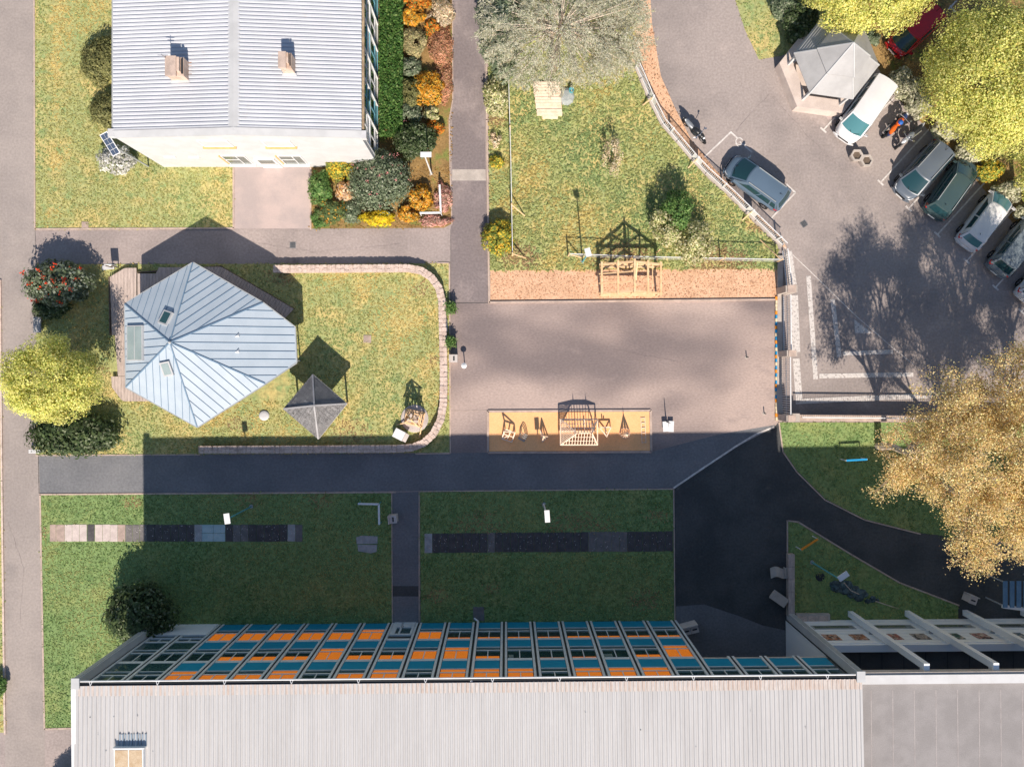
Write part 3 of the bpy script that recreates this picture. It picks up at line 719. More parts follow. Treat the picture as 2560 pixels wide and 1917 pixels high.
obj('back_wall', MB().box(hx0,hx1,hyb,hyb+T,0,EZ-.05), M['white_paint'], house)
def hz(x, y): return EZ+(RZ-EZ)*(1-abs(x-hm)/(hx1-hm))+.02
rl_ = obj('roof_slope', corrugated(hx0-.05, hm-.2, hyf+.28, hyb, hz, .22, .055, 'x'), M['roof_white'], house)
rr_ = obj('roof_slope', corrugated(hm+.2, hx1+.05, hyf+.28, hyb, hz, .22, .055, 'x'), M['roof_white'], house)
obj('ridge_cap', MB().add([(hm-.32,hyf+.2,hz(hm-.32,0)+.045),(hm,hyf+.2,RZ+.10),(hm+.32,hyf+.2,hz(hm+.32,0)+.045),(hm-.32,hyb,hz(hm-.32,0)+.045),(hm,hyb,RZ+.10),(hm+.32,hyb,hz(hm+.32,0)+.045)],[(0,1,4,3),(1,2,5,4)]), M['flashing'], house)
obj('front_coping', MB().add([(hx0-.08,hyf-.06,EZ+.03),(hm,hyf-.06,RZ+.05),(hx1+.08,hyf-.06,EZ+.03),(hx0-.08,hyf+.34,EZ+.09),(hm,hyf+.34,RZ+.11),(hx1+.08,hyf+.34,EZ+.09),
    (hx0-.08,hyf-.06,EZ-.1),(hm,hyf-.06,RZ-.08),(hx1+.08,hyf-.06,EZ-.1)], [(0,1,4,3),(1,2,5,4),(6,7,1,0),(7,8,2,1)]), M['flashing'], house)
obj('gutter', MB().box(hx1+.06,hx1+.20,hyf+.1,hyb,EZ-.10,EZ-.02), mat('gutter_tan',(.42,.32,.2),(.25,.18,.12),3,rough=.8), house)
obj('gutter', MB().box(hx0-.16,hx0-.06,hyf+.1,hyb,EZ-.10,EZ-.02), M['grey_metal'], house)
obj('corner_block', MB().box(hx1-.02,hx1+.32,hyf-.08,hyf+.35,EZ-.35,EZ+.06), M['white_paint'], house)
obj('corner_block', MB().box(hx0-.34,hx0+.02,hyf-.0,hyf+.45,EZ-.25,EZ+.08), M['white_paint'], house)
# front openings: frame proud of the wall, glass in it
def front_window(x0p, x1p, z0, z1, two=True, pane='pane_pale', sill=True, shut=False):
    a, b = Q(x0p,0)[0], Q(x1p,0)[0]; y = hyf
    fr = obj('window', MB().box(a,b,y-.05,y+.02,z0,z0+.07).box(a,b,y-.05,y+.02,z1-.07,z1).box(a,a+.07,y-.05,y+.02,z0+.07,z1-.07).box(b-.07,b,y-.05,y+.02,z0+.07,z1-.07), M['white_metal'], house)
    if shut:
        obj('shutter', MB().box(a+.07,b-.07,y-.03,y-.004,z0+.07,z1-.07), M['white_paint'], fr)
    else:
        c = a+(b-a)*.62; zm = z0+(z1-z0)*.55
        obj('glazing_bar', MB().box(c-.03,c+.03,y-.045,y-.004,z0+.07,z1-.07).box(a+.07,c-.03,y-.045,y-.004,zm-.03,zm+.03), M['white_metal'], fr)
        for (u0,u1,w0,w1) in ((a+.07,c-.03,z0+.07,zm-.03),(a+.07,c-.03,zm+.03,z1-.07),(c+.03,b-.07,z0+.07,z1-.07)):
            obj('pane', MB().box(u0,u1,y-.02,y-.003,w0,w1), M[pane], fr)
    if sill: obj('sill', MB().box(a-.10,b+.10,y-.14,y-.0,z0-.12,z0-.02), M['ochre'] if shut else M['white_metal'], fr)
    if sill and not shut: obj('reveal', MB().box(a-.10,a-.01,y-.08,y,z0+.2,z1+.05), M['ochre'], fr)
front_window(588,645,.75,2.75)
front_window(722,778,.75,2.75)
front_window(580,648,4.75,6.0, shut=True)
front_window(722,786,4.75,6.0, shut=True)
front_window(450,478,2.25,2.55, sill=False, pane='pane_dark')
front_window(509,534,2.25,2.55, sill=False, pane='pane_dark')
a, b = Q(660,0)[0], Q(708,0)[0]
dr = obj('door', MB().box(a,b,hyf-.07,hyf-.0,.02,2.15), M['white_metal'], house)
obj('door_pane', MB().box(a+.15,b-.15,hyf-.085,hyf-.071,1.1,1.9), M['pane_pale'], dr)
obj('handle', MB().box(b-.14,b-.08,hyf-.12,hyf-.071,.95,1.08), M['chrome'], dr)
# eastern glazed side
gz = obj('east_wall', MB().box(hx1-.25,hx1-.04,hyf+T,hyb,0,.5), M['white_paint'], house)
obj('room_back', MB().box(hx1-1.2,hx1-1.1,hyf+T,hyb,0,EZ-.1), M['dark_room'], house)
obj('floor_slab', MB().box(hx1-1.1,hx1-.12,hyf+T,hyb,3.1,3.35), M['concrete'], house)
teal_frame = mat('teal_frame', (.18,.42,.50), rough=.5); dgl = glass_mat('house_pane', (.5,.75,.75), .2, .5, (.05,.12,.12))
nb = 12
for k in range(nb+1):
    y = hyf+T+.05+1.75*k
    mu = obj('mullion', MB().box(hx1-.12,hx1+.02,y-.05,y+.05,.5,EZ-.08), M['white_metal'], house)
    if k < nb:
        for z0,z1 in ((.5,3.15),(3.4,6.4)):
            wd = obj('window', MB().box(hx1-.1,hx1-.01,y+.05,y+1.70,z0,z0+.06).box(hx1-.1,hx1-.01,y+.05,y+1.70,z0+.95,z0+1.02).box(hx1-.1,hx1-.01,y+.05,y+1.70,z1-.06,z1).box(hx1-.1,hx1-.02,y+.85,y+.91,z0+1.02,z1-.06), teal_frame if k%2 else M['white_metal'], house)
            obj('pane', MB().box(hx1-.07,hx1-.055,y+.05,y+.85,z0+1.02,z1-.06), dgl, wd)
            obj('pane', MB().box(hx1-.07,hx1-.055,y+.91,y+1.70,z0+1.02,z1-.06), dgl, wd)
            obj('lower_panel', MB().box(hx1-.07,hx1-.055,y+.05,y+1.70,z0+.06,z0+.95), dgl if (k+int(z0))%3 else M['white_metal'], wd)
obj('band', MB().box(hx1-.12,hx1+.0,hyf+T,hyb,3.16,3.39), M['white_metal'], house)
# chimneys stand on the roof and belong to the house
brick = mat('chimney_render', (.62,.47,.38), (.50,.36,.28), 2, .4, .6, fine=.2, rough=.9, c3=(.55,.30,.12), scale3=3, lo3=.62, hi3=.75)
def chimney(px0, px1, py0, py1, zt):
    a = P(px0,py1,zt); b = P(px1,py0,zt)
    ch = obj('chimney', MB().box(a[0],b[0],a[1],b[1],EZ,zt), brick, house)
    obj('chimney_cap', MB().box(a[0]-.05,a[0]+(b[0]-a[0])*.6,a[1]-.04,b[1]+.04,zt+.002,zt+.14), M['kerb'], ch)
    obj('flue', MB().box(a[0]+(b[0]-a[0])*.66,a[0]+(b[0]-a[0])*.82,a[1]+.2,b[1]-.06,zt+.001,zt+.22), brick, ch)
    obj('flue', MB().box(a[0]+(b[0]-a[0])*.88,b[0]-.02,a[1]+.1,b[1]-.1,zt+.001,zt+.10), M['dark_metal'], ch)
    obj('apron', MB().box(a[0]-.08,b[0]+.08,a[1]-.12,a[1]-.002,EZ+.2,hz((a[0]+b[0])/2,0)+.12), M['white_paint'], ch)
    return ch
ch1 = chimney(417, 459, 144, 190, 7.75)
chimney(699, 728, 133, 170, 7.85)
v = P(418,150,7.9)
obj('aerial', MB().tube((v[0]-.1,v[1]+.1,7.2),(v[0]-.1,v[1]+.1,8.4),.02).tube((v[0]-.35,v[1]+.1,8.3),(v[0]+.15,v[1]+.1,8.3),.015).tube((v[0]-.3,v[1]+.2,8.05),(v[0]+.1,v[1]+.2,8.05),.015), M['chrome'], ch1)
# rust runs on the sheets beside the chimneys
rust = mat('rust_run', (.50,.28,.16), (.56,.50,.46), 2.0, .45, .6, fine=.2, rough=.9)
for k in range(6):
    y = P(461,155+k*7,7.2)[1]; x = P(461,160,7.2)[0]
    obj('rust_run', MB().add([(x,y-.02,hz(x,0)+.04),(x+.35+.2*((k*3)%3),y-.015,hz(x+.5,0)+.04),(x+.35+.2*((k*3)%3),y+.015,hz(x+.5,0)+.04),(x,y+.02,hz(x,0)+.04)],[(0,1,2,3)]), rust, rl_)

# solar panel on a mast at the corner of the house
sp = thing('solar_panel', 'tilted dark solar panel on a mast at the house corner', 'solar panel', Q(372,417))
obj('mast', MB().tube(Q(372,417,0),Q(372,417,4.9),.05), M['grey_metal'], sp)
pc = Vector(P(276,360,5.0)); u_ = Vector((.22,-1.1,.0)).normalized(); n_ = Vector((-.35,-.55,.80)).normalized(); s_ = n_.cross(u_).normalized(); u_ = s_.cross(n_)
def plate(c, u, s, n, L, W, t): 
    vs = [c+u*(i*L/2)+s*(j*W/2)+n*k for k in (0,t) for i,j in ((-1,-1),(1,-1),(1,1),(-1,1))]
    return MB().add(vs, [(3,2,1,0),(4,5,6,7),(0,1,5,4),(1,2,6,5),(2,3,7,6),(3,0,4,7)])
fr = obj('panel_frame', plate(pc,u_,s_,n_,1.35,.72,.04), M['white_metal'], sp)
cellm = mat('solar_cell', (.05,.07,.12), rough=.25, spec=.5)
for i in range(4):
    for j in range(2):
        obj('cell', plate(pc+u_*((i-1.5)*.32)+s_*((j-.5)*.32)+n_*.041,u_,s_,n_,.30,.30,.006), cellm, fr)
obj('strut', MB().beam(pc, Vector(Q(372,417,4.8)), .06), M['grey_metal'], sp)

# ------------------------------------------------------------------ metal roofed pavilion
pav = thing('pavilion', 'many sided pavilion with blue grey standing seam metal roof', 'pavilion', Q(540,865))
Z3, ZA, ZL = 3.0, 4.45, 2.5
A = Vector(P(482,657,Z3)); Bp = Vector(P(737,818,ZL)); C = Vector(P(741,906,ZL)); D = Vector(P(493,1067,Z3)); E = Vector(P(315,968,Z3)); F = Vector(P(312,760,Z3))
AP = Vector(P(425,856,ZA)); V1 = Vector(P(657,757,Z3)); V2 = Vector(P(663,959,Z3))
def clip_line(poly, o, d):
    "interval of the line o+t*d inside a planar polygon (2D test in x,y)"
    ts = []
    n = len(poly)
    for i in range(n):
        a = poly[i]; b = poly[(i+1)%n]
        ex, ey = b[0]-a[0], b[1]-a[1]; den = d[0]*ey-d[1]*ex
        if abs(den) < 1e-9: continue
        t = ((a[0]-o[0])*ey-(a[1]-o[1])*ex)/den; s = ((a[0]-o[0])*d[1]-(a[1]-o[1])*d[0])/den
        if -1e-6 <= s <= 1+1e-6: ts.append(t)
    return (min(ts), max(ts)) if len(ts) >= 2 else None
def facet(name, poly, down, step=.46):
    "one roof slope: pans between standing seams; down = 2D direction of the seams"
    p = [Vector(q) for q in poly]
    n = (p[1]-p[0]).cross(p[2]-p[0]).normalized()
    if n.z < 0: n = -n
    zf = lambda x, y: p[0].z - (n.x*(x-p[0].x)+n.y*(y-p[0].y))/n.z
    base = MB().add([q-n*.10 for q in p], [tuple(range(len(p)))])
    base.f += [tuple(reversed(base.f[0]))]
    sl = obj(name, MB().add([q-Vector((0,0,.06)) for q in p]+[q-Vector((0,0,.005)) for q in p],
        [tuple(range(len(p)))[::-1], tuple(range(len(p),2*len(p)))]+[(i,(i+1)%len(p),len(p)+(i+1)%len(p),len(p)+i) for i in range(len(p))]), M['seam_roof'], pav)
    d = Vector((down[0],down[1])).normalized(); sd = Vector((-d.y,d.x))
    ss = [q.x*sd.x+q.y*sd.y for q in p]; lo, hi = min(ss), max(ss)
    k = int((hi-lo)/step); st = (hi-lo)/max(1,k)
    for i in range(k):
        c0, c1 = lo+st*i+.012, lo+st*(i+1)-.012
        r0 = clip_line(p, sd*c0, d); r1 = clip_line(p, sd*c1, d)
        if r0 and r1:
            q = [sd*c0+d*r0[0], sd*c0+d*r0[1], sd*c1+d*r1[1], sd*c1+d*r1[0]]
            obj('roof_pan', MB().sheet([(v.x,v.y,zf(v.x,v.y)+.004+.003*(i%2)) for v in q]), M['seam_roof'], sl)
        if i:
            c = lo+st*i; r0 = clip_line(p, sd*c, d)
            if r0 and r0[1]-r0[0] > .3:
                a = sd*c+d*(r0[0]+.04); b = sd*c+d*(r0[1]-.04)
                obj('seam', MB().beam((a.x,a.y,zf(a.x,a.y)+.018),(b.x,b.y,zf(b.x,b.y)+.018),.024,.05), M['seam_line'], sl)
    return sl, zf
f_nw, z_nw = facet('roof_slope', [AP,F,A], (-.25,1.0) if False else (.20,1))
f_ne, z_ne = facet('roof_slope', [AP,A,V1], (.78,.62))
f_e, z_e = facet('roof_slope', [AP,V1,Bp,C,V2], (1,0))
f_se, z_se = facet('roof_slope', [AP,V2,D], (.72,-.70))
f_sw, z_sw = facet('roof_slope', [AP,D,E], (-.10,-1))
f_w, z_w = facet('roof_slope', [AP,E,F], (-1,-.05))
for q in (A,V1,V2,D,E,F): obj('hip_cap', MB().beam(AP+Vector((0,0,.03)), q+Vector((0,0,.03)), .07, .05), M['seam_line'], pav)
edge = [A,V1,Bp,C,V2,D,E,F]
for a, b in zip(edge, edge[1:]+edge[:1]): obj('eaves_gutter', MB().beam(a-Vector((0,0,.06)), b-Vector((0,0,.06)), .12, .12), M['grey_metal'], pav)
obj('finial', MB().lathe(AP+Vector((0,0,.02)), [(.10,0),(.08,.10),(.03,.16)], 10), M['flashing'], pav)
ctr = sum((q for q in edge), Vector())/8
wall_pts = [ctr+(q-ctr)*.86 for q in edge]
for a, b in zip(wall_pts, wall_pts[1:]+wall_pts[:1]):
    obj('wall', MB().add([(a.x,a.y,0),(b.x,b.y,0),(b.x,b.y,2.35),(a.x,a.y,2.35)],[(0,1,2,3),(3,2,1,0)]), M['wood_dark'], pav)
obj('gutter_pipe', MB().tube((wall_pts[3].x+.25,wall_pts[3].y,.0),(wall_pts[3].x+.25,wall_pts[3].y,2.2),.04), M['grey_metal'], pav)
def roof_light(px, py, zf, L, W, rot, glass='pane_dark', two=False, name='skylight'):
    z = 4.0
    for _ in range(6):
        q = P(px,py,z); z = zf(q[0],q[1])
    e = .01; nx_ = -(zf(q[0]+e,q[1])-z)/e; ny_ = -(zf(q[0],q[1]+e)-z)/e; n = Vector((nx_,ny_,1)).normalized()
    u = Vector((math.cos(rot),math.sin(rot),0)); u = (u-n*u.dot(n)).normalized(); s = n.cross(u)
    c = Vector((q[0],q[1],z))
    sk = obj(name, plate(c-n*.05,u,s,n,L,W,.20), M['flashing'], pav)
    if two:
        for k in (-1,1): obj('pane', plate(c+s*(k*W*.235)+n*.151,u,s,n,L-.14,W*.42,.01), M[glass], sk)
    else: obj('pane', plate(c+n*.151,u,s,n,L-.2,W-.2,.01), M[glass], sk)
roof_light(416,796,z_nw,.88,.68,R(72),'pane_dark')
rg = mat('roof_window_blind',(.33,.40,.40),(.28,.35,.35),1,rough=.3,spec=.5); M['rw']=rg
roof_light(419,921,z_sw,.90,.68,R(100),'rw')
roof_light(341,858,z_w,2.15,1.32,R(90),'rw',two=True,name='roof_window')
for px,py in ((594,838),(594,877)):
    q = P(px,py,3.3); z = z_e(q[0],q[1])
    obj('roof_vent', MB().add([(q[0]-.18,q[1]-.12,z+.01),(q[0]+.16,q[1]-.12,z+.01),(q[0]+.12,q[1]+.14,z+.01),(q[0]+.10,q[1]-.02,z+.16)],[(0,1,3),(1,2,3),(2,0,3)]), M['white_metal'], pav)
# timber deck, each board a piece
deck = thing('timber_deck', 'weathered timber boardwalk running round the pavilion', 'deck', Q(330,800))
def boards(poly, d, wdt, z, zt=.06):
    pv = [Vector((q[0],q[1])) for q in poly]; d = Vector(d).normalized(); sd = Vector((-d.y,d.x))
    ss = [q.x*sd.x+q.y*sd.y for q in pv]; lo, hi = min(ss), max(ss); k = int((hi-lo)/wdt)+1
    for i in range(k):
        c0 = lo+wdt*i+.006; c1 = min(lo+wdt*(i+1)-.006, hi-.002)
        if c1-c0 < .03: continue
        r0 = clip_line(pv, sd*c0, d); r1 = clip_line(pv, sd*c1, d)
        if not r0 or not r1: continue
        q = [sd*c0+d*r0[0], sd*c0+d*r0[1], sd*c1+d*r1[1], sd*c1+d*r1[0]]
        dz = rnd.uniform(0,.008)
        obj('board', MB().prism([(v.x,v.y) for v in q], z-zt, z+dz), M['wood_deck'], deck)
zd = .30
def dp(pts): return [P(a,b,zd) for a,b in pts]
boards(dp([(275,692),(312,670),(341,670),(341,770),(341,940),(289,940),(289,838),(276,838)]), (0,1), .20, zd)
boards(dp([(278,941),(372,941),(372,1003),(306,1003),(279,967)]), (0,1), .20, zd)
boards(dp([(343,684),(391,684),(391,668.5),(482,668),(482,745),(343,745)]), (0,1), .20, zd)
boards(dp([(483,668),(552,667),(734,772),(716,798),(560,720),(483,700)]), (.50,.87), .20, zd)
obj('edge_beam', MB().beam(P(275,692,.15),P(277,838,.15),.08,.26).beam(P(343,682,.12),P(552,666,.12),.08,.2).beam(P(552,666,.12),P(735,772,.12),.08,.2), M['wood_dark'], deck)

# ------------------------------------------------------------------ small gazebo with slate roof
gz_c = Vector(P(788,1015,2.2)); gzb = thing('gazebo', 'small open gazebo with square pyramid roof of grey slates', 'gazebo', (gz_c.x,gz_c.y,0))
ez = 2.2; gc = [Vector(P(782,936,ez)),Vector(P(867,1009,ez)),Vector(P(796,1097,ez)),Vector(P(709,1022,ez))]; ga = Vector(P(786,1014,3.35))
for i in range(4):
    a, b = gc[i], gc[(i+1)%4]
    n = (b-a).cross(ga-a).normalized(); n = n if n.z > 0 else -n
    sl = obj('roof_slope', MB().add([a,b,ga,a-Vector((0,0,.06)),b-Vector((0,0,.06))],[(0,1,2),(2,1,0),(0,3,4,1)]), M['slate'], gzb)
    rows = 10
    for r in range(rows):
        t0, t1 = r/rows, min((r+1.25)/rows,.995)
        L0, R0 = a.lerp(ga,t0), b.lerp(ga,t0); L1, R1 = a.lerp(ga,t1), b.lerp(ga,t1)
        cnt = max(1, round((R0-L0).length/.27)); off = .5*(r%2)
        for k in range(-1 if off else 0, cnt):
            u0 = max(0,(k+off)/cnt); u1 = min(1,(k+1+off)/cnt)
            if u1-u0 < .02: continue
            g = .012/max(.3,(R0-L0).length)
            q0, q1 = L0.lerp(R0,u0+g), L0.lerp(R0,u1-g); q2, q3 = L1.lerp(R1,u1-g), L1.lerp(R1,u0+g)
            l0 = n*(.030+rnd.uniform(0,.008)); l1 = n*.006
            obj('slate', MB().add([q0+l0,q1+l0,q2+l1,q3+l1,q0+n*.002,q1+n*.002],[(0,1,2,3),(4,5,1,0),(3,2,1,0)]), M['slate'], sl)
for q in gc: obj('hip_tile', MB().beam(ga+Vector((0,0,.05)), q+Vector((0,0,.045)), .10, .04), M['slate'], gzb)
gcc = sum(gc, Vector())/4
for i, q in enumerate(gc):
    w_ = gcc+(q-gcc)*.80; po = obj('post', MB().box(w_.x-.06,w_.x+.06,w_.y-.06,w_.y+.06,0,2.25), M['wood_fresh'], gzb)
    for o_ in (gc[(i+1)%4], gc[i-1]):
        e = (gcc+(o_-gcc)*.80-w_); e.z = 0; e.normalize()
        obj('brace', MB().beam((w_.x,w_.y,1.55),(w_.x+e.x*.5,w_.y+e.y*.5,2.1),.06), M['wood_fresh'], po)
    obj('eaves_board', MB().beam(q-Vector((0,0,.09)), gc[(i+1)%4]-Vector((0,0,.09)), .03, .12), M['white_metal'], gzb)

# ------------------------------------------------------------------ hexagonal kiosk
kc = Vector(P(2093,147,2.7)); kc.z = 0
kio = thing('kiosk', 'six sided kiosk with overlapping pale grey roof panels beside the car park', 'kiosk', kc)
canvas = mat('kiosk_roof', (.41,.405,.405), (.35,.345,.345), .9, fine=.06, rough=.75)
hexp = [kc+Vector((2.68*math.cos(R(52+60*i)),2.68*math.sin(R(52+60*i)),2.6)) for i in range(6)]
ap_ = kc+Vector((0,0,4.9))
for i in range(6):
    a, b = hexp[i], hexp[(i+1)%6]; mid = .46
    a2, b2 = a.lerp(ap_,mid), b.lerp(ap_,mid)
    def slab_(pts): 
        n = len(pts); return MB().add(pts+[p-Vector((0,0,.05)) for p in pts],[tuple(range(n)),tuple(range(n,2*n))[::-1]]+[(k,n+k,n+(k+1)%n,(k+1)%n) for k in range(n)])
    lower = obj('roof_panel', slab_([a,b,b2,a2]), canvas, kio)
    up = Vector((0,0,.16)); o2 = (a2-a).normalized()*.25; o3 = (b2-b).normalized()*.25
    upper = obj('upper_roof_panel', slab_([a2-o2+up,b2-o3+up,ap_+up]), canvas, kio)
    if i < 2:
        for k in range(1,8):
            t = k/8; obj('lap_edge', MB().beam(a.lerp(a2,t)+Vector((0,0,.01)), b.lerp(b2,t)+Vector((0,0,.01)), .03, .02), canvas, lower)
    obj('ridge_strip', MB().beam(a2-o2+up+Vector((0,0,.02)), ap_+up+Vector((0,0,.02)), .07, .03), M['flashing'], upper)
    obj('ridge_strip', MB().beam(a+Vector((0,0,.02)), a2+Vector((0,0,.02)), .07, .03), M['flashing'], lower)
basep = [kc+Vector((3.0*math.cos(R(52+60*i)),3.0*math.sin(R(52+60*i)),0)) for i in range(6)]
inner = [kc+(p-kc)*.70 for p in basep]
pale = mat('kiosk_wall',(.66,.56,.50),(.56,.47,.42),1.2,fine=.1,rough=.85)
obj('floor', MB().prism([(p.x,p.y) for p in inner], 0, .12), pale, kio)
for i in range(6):
    a, b = basep[i], basep[(i+1)%6]; c, d = inner[(i+1)%6], inner[i]
    obj('low_wall', MB().prism([(a.x,a.y),(b.x,b.y),(c.x,c.y),(d.x,d.y)], 0, .95), pale, kio)
    q = kc+(hexp[i]-kc)*.90
    po = obj('post', MB().box(q.x-.07,q.x+.07,q.y-.07,q.y+.07,.12,2.6), M['white_paint'], kio)
# ------------------------------------------------------------------ shrubs, hedges, trees
def ell_clumps(rng, c, r, n, k, spread=.34, low=-.25, inner=.62):
    "leaf positions in k clumps set through an ellipsoid; returns positions and outward normals"
    d = rng.normal(size=(k*3,3)); d /= np.linalg.norm(d,axis=1,keepdims=True); d = d[d[:,2] > low][:k]; k = len(d)
    cc = d*rng.uniform(inner,.92,(k,1))
    idx = rng.integers(0,k,n)
    o = rng.normal(size=(n,3)); o /= np.linalg.norm(o,axis=1,keepdims=True)
    sp = (spread*rng.uniform(.7,1.3,k))[idx][:,None]
    p = cc[idx] + o*sp*rng.uniform(.35,1,(n,1))**.6
    nrm = o*.8 + p*.5 + rng.normal(size=(n,3))*.35 + np.array([0,0,.45])
    ell_clumps.tone = rng.uniform(.72,1.14,k)[idx][:,None]
    return np.array(c)+p*np.array(r), nrm
GREENS = {
 'dark': [((.055,.085,.035),5),((.09,.125,.05),3),((.20,.23,.14),1.5)],
 'greygreen': [((.13,.17,.10),5),((.20,.24,.15),4),((.34,.36,.26),1.5)],
 'green': [((.09,.18,.05),5),((.15,.25,.07),4),((.24,.32,.12),1)],
 'olive': [((.19,.19,.075),5),((.26,.25,.10),3),((.12,.13,.05),2)],
 'tan': [((.36,.31,.16),5),((.42,.36,.20),3),((.25,.25,.12),2)],
 'yellowgreen': [((.55,.54,.15),5),((.68,.63,.23),4),((.34,.40,.10),2.4),((.62,.50,.14),.8)],
 'orange': [((.80,.36,.03),4),((.90,.52,.08),4),((.30,.28,.06),2),((.85,.62,.25),1)],
 'orangered': [((.80,.24,.03),4),((.85,.40,.06),3),((.25,.26,.07),2.5)],
 'peach': [((.92,.60,.34),5),((.92,.72,.52),3),((.85,.45,.12),2)],
 'yellow': [((.92,.70,.03),5),((.85,.60,.05),3),((.45,.45,.06),1)],
 'heather': [((.46,.24,.14),5),((.55,.31,.20),3),((.30,.20,.09),2)],
 'heatherpink': [((.55,.30,.25),5),((.60,.40,.33),3),((.28,.20,.11),2)],
 'beige': [((.62,.48,.33),5),((.70,.58,.44),3),((.36,.32,.18),2)],
 'redbloom': [((.10,.13,.07),5),((.20,.24,.15),4),((.34,.37,.28),2.5)],
 'white': [((.85,.83,.78),6),((.30,.33,.18),1.6),((.70,.70,.60),2)],
 'sage': [((.40,.39,.27),5),((.52,.50,.38),4),((.22,.24,.13),2)],
 'paleherb': [((.52,.48,.26),4),((.60,.56,.36),3),((.24,.28,.10),3)],
 'greenorange': [((.11,.16,.06),5),((.17,.22,.08),3),((.70,.33,.05),1)],
 'yelloworange': [((.30,.33,.06),4),((.62,.45,.06),3),((.16,.22,.05),3),((.80,.40,.04),1)],
}
for _k in GREENS:
    _f = 1.0 if _k in ('orange','yellow','white','peach','orangered') else 1.38
    GREENS[_k] = [(tuple(min(.95,v*_f) for v in c), w_) for c, w_ in GREENS[_k]]
seed_ = [100]
def shrub(label, px, py, rx, ry, h, pal, leaf=.09, n=None, k=None, group=None, flowers=None, name='shrub', low=-.25, spread=.36):
    seed_[0] += 1; rng = np.random.default_rng(seed_[0])
    zc = h*.5; c = P(px,py,h*.55); kk = (H-zc)/H/S; rxm, rym = rx*kk*1.0, ry*kk*1.0
    t = thing(name, label, 'shrub', (c[0],c[1],0), group=group)
    area = math.pi*rxm*rym
    n = n or int(min(12000, 900*area*(.09/leaf)**1.6*(1+.5*h))+250)
    k = k or int(14+area*7)
    p, nr = ell_clumps(rng, (c[0],c[1],h*.5), (rxm,rym,h*.52), n, k, low=low, spread=spread)
    keep = p[:,2] > .03; p, nr = p[keep], nr[keep]
    cols = pick_cols(rng, len(p), GREENS[pal])*ell_clumps.tone[keep]
    leaf_mesh('foliage', p, nr, leaf*rng.uniform(.6,1.4,len(p)), cols, rng, t)
    if flowers:
        fc, m, fs = flowers
        d = rng.normal(size=(m,3)); d[:,2] = np.abs(d[:,2])+.5; d /= np.linalg.norm(d,axis=1,keepdims=True)
        base = np.array((c[0],c[1],h*.5))+d*np.array((rxm,rym,h*.55))*rng.uniform(.98,1.2,(m,1))
        q = np.repeat(base,9,axis=0)+rng.normal(size=(m*9,3))*fs
        leaf_mesh('blossom', q, rng.normal(size=(m*9,3))+np.array([0,0,1.]), fs*1.1*rng.uniform(.7,1.3,m*9), np.clip(np.array(fc)*(1+rng.normal(0,.12,(m*9,1))),0,1), rng, t, 1.2)
    mb = MB()
    for i in range(5):
        a = rng.uniform(0,6.28); mb.tube((c[0],c[1],0),(c[0]+rxm*.5*math.cos(a),c[1]+rym*.5*math.sin(a),h*.62),.03,.012,5)
    obj('stem', mb, M['bark'], t)
    return t
BED = 'shrubs of the planting bed by the house'
shrub('clipped olive bush half under the house eaves, the larger one', 262,150,56,58,1.3,'olive',group='bushes west of the house')
shrub('clipped olive bush half under the house eaves, nearest the corner', 272,276,42,40,1.1,'olive',group='bushes west of the house')
shrub('round bush covered in white blossom at the house corner', 289,401,42,38,1.1,'white',leaf=.10)
for lab,px,py,rx,ry,h,pal in [
 ('orange flowering azalea at the top edge of the bed',1040,6,36,22,.9,'orangered'),
 ('orange and yellow azalea just north of the tan dome',1030,44,33,23,.9,'orange'),
 ('pale beige heather by the lane at the top',1100,32,33,34,.5,'beige'),
 ('clipped tan green dome beside the hedge',1033,104,33,36,1.0,'tan'),
 ('small orange red azalea between dome and heather',1079,68,17,20,.7,'orangered'),
 ('broad rusty brown heather along the lane, upper part',1102,120,30,52,.45,'heather'),
 ('broad rusty brown heather along the lane, lower part',1108,205,24,52,.45,'heather'),
 ('small grey green dome below the tan dome',1027,168,29,23,.9,'greygreen'),
 ('large round azalea glowing orange and yellow',1070,222,38,43,1.1,'orange'),
 ('grey green bush with yellow specks beside the large azalea',1026,236,32,38,1.0,'olive'),
 ('low grey green bush with one pink bloom',1022,285,33,28,1.0,'greygreen'),
 ('pale cream green bush among the azaleas',1080,285,21,22,.8,'paleherb'),
 ('orange red azalea above the dark rhododendron',1085,322,26,22,.8,'orangered'),
 ('dark green rhododendron behind the lamp post',1040,352,52,42,1.6,'dark'),
 ('yellow green azalea with orange flowers at the house wall',855,415,42,40,1.3,'yelloworange'),
 ('large grey green rhododendron with pink blooms',948,452,74,72,2.0,'greygreen'),
 ('small peach coloured azalea beside the rhododendron',862,478,22,28,.8,'peach'),
 ('green bush flecked with orange at the bed corner',832,524,37,32,.9,'greenorange'),
 ('soft green mound beside the yellow bush',879,530,26,28,.6,'greygreen'),
 ('bright yellow clipped bush at the path edge',942,544,42,21,.8,'yellow'),
 ('orange azalea next to the metal rail',1052,494,29,30,.9,'orange'),
 ('small peach orange azalea below the rail',1021,534,25,22,.7,'orange'),
 ('pink heather at the lane corner',1107,492,22,34,.4,'heatherpink'),
 ('brown pink heather in the southern bed corner',1085,552,38,16,.35,'heatherpink'),
 ('light green low plants by the patio corner',803,545,26,26,.35,'green'),
 ('rounded green hedge bush beside the patio',800,470,26,44,1.0,'green'),
]:
    kw = {}
    if 'pink blooms' in lab: kw['flowers'] = ((.85,.35,.34),26,.05)
    if 'one pink' in lab: kw['flowers'] = ((.85,.40,.38),3,.05)
    shrub(lab,px,py,rx,ry,h,pal,leaf=.075 if h<.7 else .09,group=BED,**kw)
